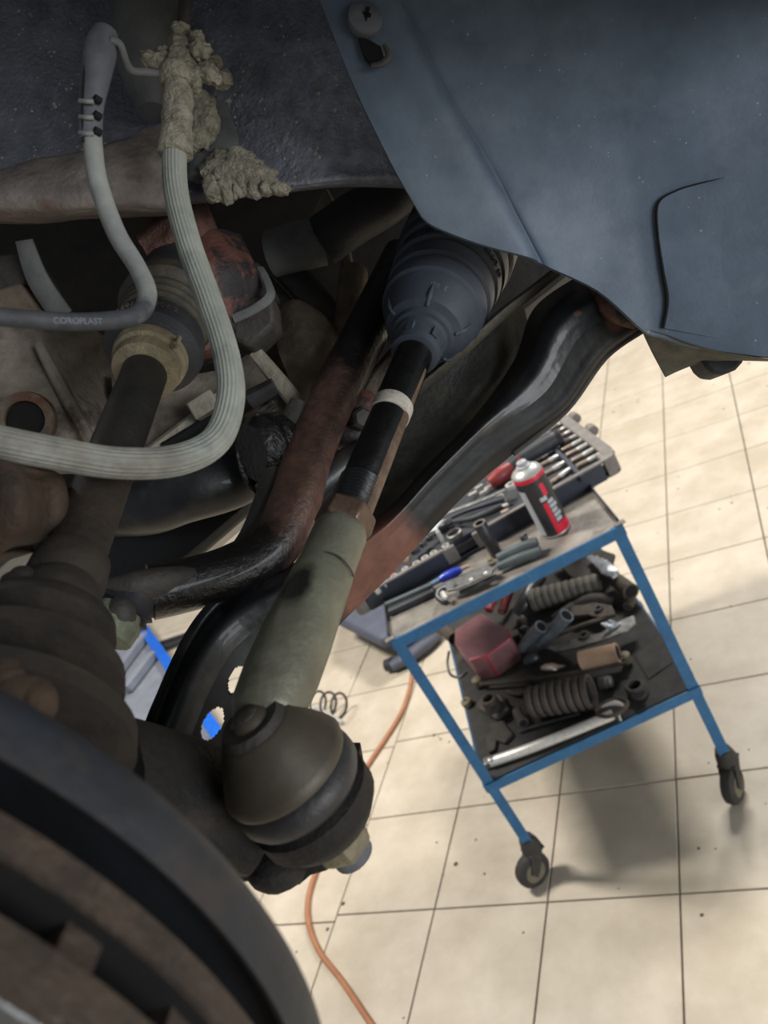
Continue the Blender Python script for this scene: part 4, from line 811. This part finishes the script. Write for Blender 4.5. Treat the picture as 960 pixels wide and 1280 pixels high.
# things in the left half of the case
ZC = ZT + .046
WR = thing('combination_wrench', W(600, 622, ZC), 'long pale steel combination wrench lying in the case', 'wrench')
mb = MB(); mb.tube([W(556, 643, ZC + .016), W(575, 635, ZC + .016), W(605, 624, ZC + .018), W(632, 612, ZC + .02)], [.006, .008, .008, .007], 12, flat=.5, ref=UP); mb.build('shank', M['steel'], WR)
mb = MB(); mb.lathe(W(640, 609, ZC + .014), UP, [(0, .008), (0, .014), (.010, .014), (.010, .008), (0, .008)], 20, cap=False); mb.build('ring_head', M['chrome'], WR)
mb = MB(); mb.tube([W(558, 642, ZC + .016), W(552, 640, ZC + .016), W(549, 645, ZC + .016)], [.005, .005, .004], 8); mb.build('jaw', M['steel'], WR)
CP = thing('cutting_pliers', W(600, 645, ZC), 'pliers with curved dark blue handles lying in the case', 'pliers')
mb = MB(); mb.tube([W(566, 652, ZC + .012), W(590, 648, ZC + .014), W(612, 640, ZC + .014), W(628, 633, ZC + .012)], [.005, .008, .009, .008], 12); mb.build('handle', M['grip'], CP)
mb = MB(); mb.tube([W(562, 648, ZC + .012), W(585, 638, ZC + .012), W(610, 630, ZC + .012), W(630, 624, ZC + .01)], [.004, .006, .007, .006], 12); mb.build('handle', M['navy'], CP)
mb = MB(); mb.tube([W(566, 650, ZC + .012), W(556, 656, ZC + .012), W(548, 661, ZC + .01)], [.008, .010, .005], 10); mb.build('jaw', M['steeld'], CP)
mb = MB(); mb.prism([W(x, y, ZC + .002) for x, y in ((532, 667), (549, 652), (563, 649), (561, 658), (545, 664))], UP * .003); tag(mb.build('steel_plate', M['cangrey'], bevel=.0005), 'pale flat plate lying left of the dark blue pliers in the case', 'plate')
for k, (x, y) in enumerate(((626, 621), (629, 627), (632, 633), (633, 640))):
    a_, b_ = W(x - 6, y + 2, ZC + .004), W(x + 6, y - 3, ZC + .004); mb = MB(); mb.lathe(a_, b_ - a_, [(0, .0055), (.001, .0065), (.018, .0065), (.020, .005)], 12)
    tag(mb.build('short_socket', M['chromed' if k % 2 else 'chrome']), 'short bright socket beside the spray can, %s of four in a row' % ('rearmost', 'second from the rear', 'third from the rear', 'frontmost')[k], 'socket', 'short sockets beside the can')
for k, (x, y, x2, y2) in enumerate(((606, 612, 618, 605), (600, 618, 612, 611), (610, 604, 622, 598), (586, 620, 598, 614), (594, 612, 604, 606))):
    a_, b_ = W(x, y, ZC), W(x2, y2, ZC); mb = MB(); mb.lathe(a_, b_ - a_, [(0, .004), (.001, .005), (.022, .005), (.024, .0035)], 10)
    tag(mb.build('small_socket', M['chrome']), 'small chrome socket near the red tool head, %s from the spray can' % ORD[k], 'socket', 'small sockets by the red head')
RS = W(572, 675, ZC - .01); mb = MB(); mb.lathe(RS, UP, [(0, .018), (.001, .020), (.022, .020), (.023, .0185), (.023, .0155), (.004, .015), (.004, .0005)], 28); o = mb.build('large_socket', M['steel'], sharp=40); tag(o, 'wide open-topped steel socket in the case behind the latch', 'socket')
a_ = W(554, 677, ZC); mb = MB(); mb.lathe(a_, UP, [(0, .006), (.030, .0055), (.032, .004)], 14); tag(mb.build('extension_socket', M['chrome']), 'slim upright chrome socket next to the wide open-topped socket', 'socket')
ovals = [(557, 682), (542, 691), (531, 697), (520, 704), (506, 711), (492, 720), (480, 728), (470, 735)]
for k, (x, y) in enumerate(ovals):
    c = W(x, y, ZC + .001); mb = MB(); r = .0095 if k < 4 else .0085
    mb.lathe(c - UP * .014, UP, [(0, r * .9), (.015, r), (.016, r * .9), (.016, r * .62), (.004, r * .6), (.004, .0005)], 20)
    tag(mb.build('ring_socket', M['chrome'], sharp=40), 'chrome socket end standing in the front slot row, ' + ('nearest the latch' if k == 0 else ORD[k] + ' from the latch'), 'socket', 'sockets in the front slot row')
mb = MB(); mb.blob(W(506, 699, ZC + .010), .011, .010, .010, .05, 50); tag(mb.build('wooden_knob', M['card']), 'small tan wooden knob in the left part of the case', 'knob')
mb = MB(); mb.bar(W(484, 719, ZC + .006), W(492, 710, ZC + .006), .014, .012); tag(mb.build('red_marker', M['canred'], bevel=.002), 'small red and white plastic piece at the case left end', 'marker')
for k, (x, y, r) in enumerate(((520, 690, .014), (530, 682, .012), (512, 686, .010), (538, 675, .010))):
    mb = MB(); c = W(x, y, ZC + .004); mb.prism([c + ce1 * (r * math.cos(t) * (1.2 if i % 2 else .8)) + ce2 * (r * math.sin(t)) for i, t in enumerate([j * math.pi / 4 for j in range(8)])], UP * .014)
    tag(mb.build('adapter', M['canblack' if k % 2 == 0 else 'steeld'], bevel=.002), 'small dark ratchet adapter behind the slot row, %s from the left' % ('second', 'third', 'first', 'fourth')[k], 'adapter', 'adapters in the case')
# ------------------------------------------------------------------ parts on the lower shelf
ZL = TLZ + .002
def L(cx, cy, z=0): return W(540 + cx / 2.8235, 680 + cy / 2.8235, ZL + z)      # reading grid of the lower shelf
# red box
q = [L(95, 432, 0), L(180, 478, 0), L(272, 412, 0), L(296, 330, 0)]
bx_c = L(190, 415, 0); b1 = (L(272, 412) - L(180, 478)).normalized(); b2 = Vector((-b1.y, b1.x, 0))
RB = thing('red_box', bx_c, 'translucent dull red plastic box on the lower shelf', 'box')
o0 = L(236, 470, .0)
poly = [o0 - b1 * .045 + b2 * .03, o0, o0 + b1 * .085, o0 + b1 * .100 + b2 * .045, o0 + b1 * .085 + b2 * .20, o0 - b1 * .010 + b2 * .21, o0 - b1 * .040 + b2 * .15]
mb = MB(); mb.prism(poly, UP * .085); mb.build('box_body', M['boxred'], RB, bevel=.006)
mb = MB(); mb.tube([p + UP * .083 for p in poly[:4]], .0016, 8, spline=False); mb.tube([poly[1] + UP * .004, poly[1] + UP * .083], .0016, 8); mb.build('box_edge', M['canred'], RB)
def bellows(name, a_, b_, r1, r2, n, mt, label, open_end=True, amp=.14):
    d = b_ - a_; L_ = d.length; pr = []
    for k in range(n):
        t = k / n; r = r1 + (r2 - r1) * t; s0 = L_ * t; w_ = L_ / n
        pr += [(s0, r * (1 - amp)), (s0 + w_ * .3, r), (s0 + w_ * .7, r), (s0 + w_ * .98, r * (1 - amp))]
    t = thing(name, (a_ + b_) / 2, label, 'rubber boot')
    mb = MB(); mb.lathe(a_, d, pr + [(L_ + .004, r2), (L_ + .016, r2), (L_ + .016, r2 * .82), (L_ - .01, r2 * .75), (L_ - .01, .0005)], 32); bd = mb.build('bellows_body', M[mt], t, sharp=40)
    mb = MB(); mb.lathe(a_, d, [(L_ + .002, r2 * .8), (L_ + .003, r2 * .8)], 28); mb.build('dark_opening', M['gap'], bd)
    return t
bellows('ribbed_boot', L(345, 560, .048), L(540, 525, .048), .040, .044, 7, 'bellowsb', 'big brown-grey ribbed rubber boot at the front of the lower shelf')
bellows('ribbed_boot', L(590, 135, .040), L(372, 195, .040), .028, .036, 9, 'bellows', 'pale grey finely ribbed boot at the back of the lower shelf', amp=.10)
def pipe(name, pts, r, mt, label, cat='pipe', group=None, openend=True):
    t = thing(name, pts[0], label, cat, group); rr = r if isinstance(r, list) else [r] * len(pts)
    mb = MB(); mb.tube(pts, rr, 20); mb.build('pipe_wall', M[mt], t)
    if openend:
        d = (pts[-1] - pts[-2]).normalized()
        mb = MB(); mb.lathe(pts[-1] - d * .001, d, [(0, rr[-1] * .7), (.002, rr[-1] * .8), (.002, rr[-1] * 1.04), (-.004, rr[-1] * 1.04)], 20, cap=False); mb.build('pipe_lip', M[mt], t)
        mb = MB(); mb.lathe(pts[-1] + d * .0003, d, [(0, rr[-1] * .82), (.0006, rr[-1] * .82)], 20); mb.build('pipe_bore', M['gap'], t)
    return t
pipe('pipe_stub', [L(312, 372, .015), L(350, 328, .045), L(385, 292, .080)], [.013, .017, .018], 'pipe', 'left one of two short bluish steel pipe stubs on the pile')
pipe('pipe_stub', [L(380, 358, .015), L(430, 305, .055), L(475, 252, .100)], [.014, .018, .020], 'pipe', 'right one of two short bluish steel pipe stubs on the pile')
pipe('cardboard_roll', [L(525, 412, .05), L(590, 397, .05), L(655, 383, .05)], .0245, 'card', 'beige cardboard-coloured roll lying across the pile', 'roll')
pipe('rubber_sleeve', [L(620, 105, .045), L(660, 135, .045), L(702, 168, .045)], [.018, .022, .023], 'partbrown', 'brown-grey open tube at the back right of the lower shelf')
pipe('pipe_end', [L(20, 290, .03), L(50, 310, .03), L(78, 335, .035)], .019, 'partbrown', 'grey open pipe end left of the red box')
pipe('rubber_bush_tube', [L(300, 590, .02), L(312, 612, .02), L(322, 632, .022)], .013, 'bellowsb', 'small brown tube in front of the big ribbed boot')
mb = MB(); mb.tube([L(555, 45, .06), L(585, 60, .075), L(620, 90, .085), L(650, 115, .075)], [.008, .016, .020, .010], 12, flat=.4, ref=UP)
mb.t = []; 
for v in mb.v: v += Vector((noise.noise(v * 90), noise.noise(v * 90 + Vector((9, 0, 0))), noise.noise(v * 90 + Vector((0, 9, 0))))) * .006
mb.t = [0] * len(mb.v); tag(mb.build('plastic_bag', M['film']), 'crumpled clear plastic bag over the brown-grey open tube', 'bag')
mb = MB(); mb.prism([L(x, y, .03) for x, y in ((430, 60), (520, 20), (590, 25), (650, 45), (640, 80), (600, 130), (520, 150))], UP * .012); tag(mb.build('rubber_sheet', M['partdark'], bevel=.003), 'black rubber sheet at the back of the lower shelf', 'rubber sheet')
mb = MB(); mb.tube([L(490, 230, .02), L(540, 205, .03), L(590, 195, .03), L(640, 200, .02)], [.012, .018, .018, .012], 12); mb.blob(L(560, 190, .02), .02, .02, .015, .3, 40); tag(mb.build('rubber_mount', M['partdark']), 'dark lumpy rubber mount beside the pale ribbed boot', 'rubber mount')
mb = MB(); mb.tube([L(495, 235, .03), L(560, 240, .032), L(625, 250, .028)], [.008, .010, .007], 12, flat=.5, ref=UP); mb.tube([L(430, 330, .03), L(520, 290, .035), L(630, 255, .028)], [.006, .008, .007], 12, flat=.6, ref=UP); tag(mb.build('suspension_link', M['partbrown']), 'brown forked metal link lying behind the silver blade', 'link')
mb = MB(); mb.prism([L(x, y, .042) for x, y in ((410, 372), (500, 345), (600, 320), (660, 280), (715, 258), (722, 285), (690, 315), (610, 345), (520, 372), (440, 385))], UP * .008); tag(mb.build('metal_blade', M['steel'], bevel=.002), 'long grey metal blade lying diagonally across the pile', 'metal strip')
mb = MB(); mb.blob(L(632, 285, .062), .022, .012, .006, .7, 120, 20, 14); tag(mb.build('plastic_film', M['film'], sharp=20), 'scrap of shiny crinkled film on the grey blade', 'film')
mb = MB(); mb.lathe(L(540, 330, .045), UP, [(0, .008), (0, .016), (.012, .016), (.012, .008), (0, .008)], 20, cap=False); tag(mb.build('oil_seal', M['partdark']), 'dark oil seal ring beside the grey blade', 'seal')
mb = MB(); mb.tube([L(700, 200, .02), L(690, 225, .02)], [.016, .013], 14); tag(mb.build('rubber_stop', M['partbrown']), 'short brown rubber stop below the open tube', 'rubber stop')
LK = thing('track_rod', L(430, 460, .03), 'thin grimy track rod with round ends behind the big ribbed boot', 'track rod')
mb = MB(); mb.tube([L(170, 496, .022), L(330, 480, .026), L(520, 450, .030), L(688, 420, .026)], .0048, 10); mb.build('rod', M['partbrown'], LK)
for x, y in ((168, 498), (690, 416)):
    mb = MB(); mb.lathe(L(x, y, .008), UP, [(0, .010), (.002, .014), (.024, .0145), (.028, .010), (.030, .004)], 18); mb.build('ball_end', M['nutpale'], LK)
mb = MB(); mb.blob(L(420, 435, .030), .030, .010, .012, .5, 70, 20, 12); tag(mb.build('aluminium_bracket', M['chromed'], sharp=25), 'crumpled shiny aluminium bracket behind the big ribbed boot', 'bracket')
mb = MB(); mb.lathe(L(330, 420, .03), L(395, 385, .04) - L(330, 420, .03), [(0, .013), (.02, .017), (.035, .014), (.042, .008)], 14); tag(mb.build('ball_joint', M['steeld']), 'dark steel ball joint between the pipe stubs and the bracket', 'ball joint')
RM = thing('rubber_engine_mount', L(225, 590, 0), 'round rubber bush mount with square base at the left shelf front', 'rubber mount')
mb = MB(); mb.prism([L(165, 590), L(235, 632), L(285, 600), L(255, 545), L(190, 545)], UP * .020); mb.build('mount_base', M['bellowsb'], RM, bevel=.006)
mb = MB(); mb.lathe(L(222, 585, .012), UP, [(0, .026), (.030, .022), (.042, .022), (.044, .019), (.044, .015), (.010, .014), (.010, .0005)], 26); rb = mb.build('mount_collar', M['partbrown'], RM, sharp=40)
mb = MB(); mb.lathe(L(222, 585, .040), UP, [(0, .0145), (.0005, .0145)], 20); mb.build('mount_bore', M['gap'], rb)
mb = MB(); mb.lathe(L(128, 568, .002), UP, [(0, .013), (.003, .0155), (.016, .0155), (.020, .010), (.020, .005), (.012, .0045)], 18); tag(mb.build('small_bush', M['nutpale']), 'small tan bush left of the square-based mount', 'bush')
mb = MB(); mb.tube([L(305, 662, .008), L(400, 632, .010), L(522, 600, .012)], [.0035, .0045, .004], 10); tag(mb.build('thin_rod', M['steeld']), 'thin dark steel rod behind the shiny steel tube', 'rod')
ST = thing('steel_tube', L(420, 690, 0), 'shiny steel tube lying along the front rail of the lower shelf', 'tube')
mb = MB(); mb.tube([L(205, 770, .016), L(330, 727, .016), L(480, 668, .016), L(640, 602, .016)], .0125, 20); mb.build('tube_wall', M['chrome'], ST)
mb = MB(); mb.lathe(L(222, 776, .006), UP, [(0, .010), (.020, .010), (.023, .006)], 14); mb.box(L(198, 772, .012), E1 * .010, E2 * .012, UP * .009); mb.build('end_lug', M['steel'], ST, bevel=.002)
mb = MB(); mb.tube([L(575, 590, .030), L(610, 560, .032), L(660, 545, .032), L(690, 560, .032), L(670, 590, .032), L(620, 610, .032), L(580, 600, .03)], .0045, 10); mb.build('end_ring', M['partbrown'], ST)
mb = MB(); mb.tube([L(590, 575, .030), L(640, 560, .031), L(675, 570, .031)], [.004, .008, .004], 12, flat=.4, ref=UP); mb.build('ring_plate', M['chrome'], ST)
mb = MB(); mb.tube([L(655, 600, .026), L(665, 625, .012)], [.006, .004], 10); mb.build('ring_stud', M['steel'], ST)
RBU = thing('ring_bush', L(728, 525, 0), 'dark round rubber ring bush at the right of the lower shelf', 'bush')
mb = MB(); mb.lathe(L(730, 528, 0), UP, [(0, .024), (.003, .0265), (.024, .0255), (.030, .022), (.030, .0155), (.006, .015), (.006, .0005)], 28); mb.build('bush_ring', M['partdark'], RBU, sharp=40)
mb = MB(); mb.lathe(L(730, 528, .024), UP, [(0, .015), (.0005, .015)], 20); mb.build('bush_bore', M['gap'], RBU)
GC = thing('grey_cap', L(620, 490, .02), 'small pale grey cap with dark base beside the big ribbed boot', 'cap')
a_, b_ = L(592, 492, .022), L(648, 482, .022); mb = MB(); mb.lathe(a_, b_ - a_, [(0, .016), (.016, .017), (.017, .014)], 20); mb.build('cap_base', M['partdark'], GC)
mb = MB(); mb.lathe(a_, b_ - a_, [(.016, .015), (.030, .015), (.033, .011)], 20); mb.build('cap_top', M['steel'], GC)
mb = MB(); mb.prism([L(x, y) for x, y in ((715, 395), (800, 330), (850, 420), (765, 480))], UP * .003); tag(mb.build('rubber_pad', M['mat_'], bevel=.0008), 'square dark rubber pad at the right end of the lower shelf', 'pad')
mb = MB(); mb.prism([L(x, y) for x, y in ((195, 690), (215, 668), (205, 645), (255, 632), (292, 680), (262, 712), (232, 700), (228, 735), (205, 745))], UP * .012); tag(mb.build('rubber_scrap', M['partdark'], bevel=.003), 'notched black rubber scrap at the left front of the lower shelf', 'rubber scrap')
mb = MB(); mb.prism([L(x, y, .022) for x, y in ((490, 222), (560, 214), (640, 228), (652, 258), (600, 276), (555, 262), (500, 268))], UP * .014); tag(mb.build('brown_bracket', M['partbrown'], bevel=.003), 'brown rusted bracket plate under the forked link', 'bracket')
mb = MB(); mb.tube([L(430, 262, .02), L(465, 240, .03), L(500, 214, .03)], [.010, .013, .011], 14); tag(mb.build('rubber_plug', M['partdark']), 'short black rubber plug behind the right pipe stub', 'plug')
mb = MB(); mb.lathe(L(590, 232, .036), UP, [(0, .007), (0, .013), (.008, .013), (.008, .007), (0, .007)], 18, cap=False); tag(mb.build('steel_washer', M['steeld']), 'dark steel washer on the brown bracket plate', 'washer')
mb = MB(); mb.box(L(285, 330, .014), E1 * .022, E2 * .016, UP * .012); tag(mb.build('brake_pad', M['partdark'], bevel=.003), 'black block-shaped pad right of the red box', 'pad')
mb = MB(); mb.tube([L(330, 470, .012), L(400, 482, .014), L(470, 470, .014)], [.008, .010, .008], 12, flat=.6, ref=UP); tag(mb.build('steel_strap', M['partbrown']), 'short brown steel strap behind the big ribbed boot', 'strap')
mb = MB(); mb.tube([L(265, 520, .01), L(300, 530, .014), L(340, 520, .014)], [.005, .006, .005], 10); tag(mb.build('steel_pin', M['partbrown']), 'short brown pin between the bush mount and big ribbed boot', 'pin')
# red coil and red tube behind the red box
mb = MB(); pts = []
for k in range(90):
    t = k / 89; c = L(248, 240, .03).lerp(L(275, 160, .05), t); th = t * 2 * math.pi * 9; pts.append(c + E1 * .013 * math.cos(th) + UP * .013 * math.sin(th))
mb.tube(pts, .0028, 8, 1); tag(mb.build('red_coil', M['toolred']), 'red coiled spring standing behind the red box', 'spring')
mb = MB(); mb.tube([L(200, 235, .06), L(212, 205, .065), L(222, 180, .07)], .013, 14); tag(mb.build('red_tube', M['toolred']), 'dark red tube beside the red coil', 'tube')
mb = MB(); mb.tube([L(300, 250, .03), L(330, 205, .045), L(350, 160, .05), L(390, 120, .04)], [.018, .024, .022, .014], 14); tag(mb.build('rubber_elbow', M['canblack']), 'black rubber elbow between the red coil and pale ribbed boot', 'rubber elbow')
mb = MB(); mb.blob(L(318, 275, .02), .016, .016, .014, .5, 60); mb.blob(L(325, 300, .015), .014, .010, .012, .5, 60); tag(mb.build('bolt_pile', M['dark']), 'dark greasy clump of bolts left of the steel pipe stubs', 'bolts')
mb = MB(); mb.tube([L(60, 380, .0), L(55, 420, .006), L(65, 460, .002), L(95, 470, .002), L(120, 452, .004)], .004, 8); tag(mb.build('black_wire', M['canblack']), 'looped black wire at the left edge of the lower shelf', 'wire')
# ================================================================== FLOOR THINGS
hp = [(512, 760), (516, 803), (514, 850), (503, 888), (480, 926), (453, 968), (424, 1025), (404, 1068), (392, 1098), (385, 1125), (386, 1155), (399, 1189), (428, 1227), (462, 1277), (500, 1330)]
mb = MB(); mb.tube([W(x, y, .009) for x, y in hp], .0085, 14, 8); tag(mb.build('air_hose', M['hoseorange']), 'orange air hose snaking over the tiled floor', 'hose')
s0, s1 = W(388, 880, .058), W(424, 884, .058); sd = (s1 - s0).normalized(); pts = []
su = UP; sv = sd.cross(UP)
for k in range(140):
    t = k / 139; th = t * 2 * math.pi * 3.2; pts.append(s0 + sd * ((s1 - s0).length * t * 1.15 - .008) + (su * math.cos(th) + sv * math.sin(th)) * .054)
mb = MB(); mb.tube(pts, .0050, 10, 1); tag(mb.build('coil_spring', M['spring']), 'dark coil spring lying on the floor beside the ball joint', 'spring')
mb = MB(); mb.tube([W(394, 884, .012), W(410, 894, .012), W(428, 903, .012)], [.010, .012, .008], 14); o = mb.build('damper_rod', M['chrome']); tag(o, 'shiny metal rod lying inside the floor spring', 'rod')
TBN = thing('rolling_stool', W(500, 825, 0), 'dark grey rounded plastic stool base on the floor behind the trolley', 'stool')
mb = MB(); base = [(424, 784), (455, 800), (483, 814), (520, 790), (560, 760), (520, 700), (440, 710)]
mb.prism([W(x, y, .10) for x, y in base], UP * .06); mb.build('seat', M['tub'], TBN, bevel=.02)
mb = MB(); mb.tube([W(490, 832, .03), W(508, 822, .032), W(530, 806, .035), W(548, 792, .03)], [.028, .034, .034, .024], 16, flat=.8, ref=UP); mb.build('foot', M['tub'], TBN)
mb = MB(); mb.tube([W(483, 832, .028), W(492, 830, .028)], [.026, .030], 16); mb.build('foot_pad', M['grip'], TBN)
# grey lift platform with blue edge, seen through the gap on the left
LP = thing('lift_platform', W(180, 850, 0), 'low grey lift platform with bright blue edge on the far floor', 'lift')
zz = .12
A0, A1 = W(168, 772, zz), W(300, 962, zz); ld = (A1 - A0).normalized(); ln = UP.cross(ld)
if ln.dot(W(100, 900, 0) - W(200, 900, 0)) < 0: ln = -ln
mb = MB(); mb.prism([A0, A1, A1 + ln * .9, A0 + ln * .9], -UP * zz); mb.build('platform_deck', M['platform'], LP, sharp=0)
mb = MB(); mb.bar(A0 + UP * .012 - ln * .008, A1 + UP * .012 - ln * .008, .055, .05); mb.build('blue_edge', M['strongblue'], LP, bevel=.004)
for px, py, px2, py2 in ((140, 850, 182, 794), (158, 862, 192, 818)):
    mb = MB(); mb.bar(W(px, py, zz + .03), W(px2, py2, zz + .03), .05, .05); mb.build('deck_rail', M['platform'], LP, bevel=.006)
for k in (0, 1):
    mb = MB(); mb.tube([W(190, 808 + k * 8, .02), W(225, 796 + k * 7, .02), W(270, 782 + k * 6, .02)], .014, 10); tag(mb.build('floor_cable', M['grip']), '%s of two dark cables on the floor by the blue lift edge' % ('upper', 'lower')[k], 'cable')
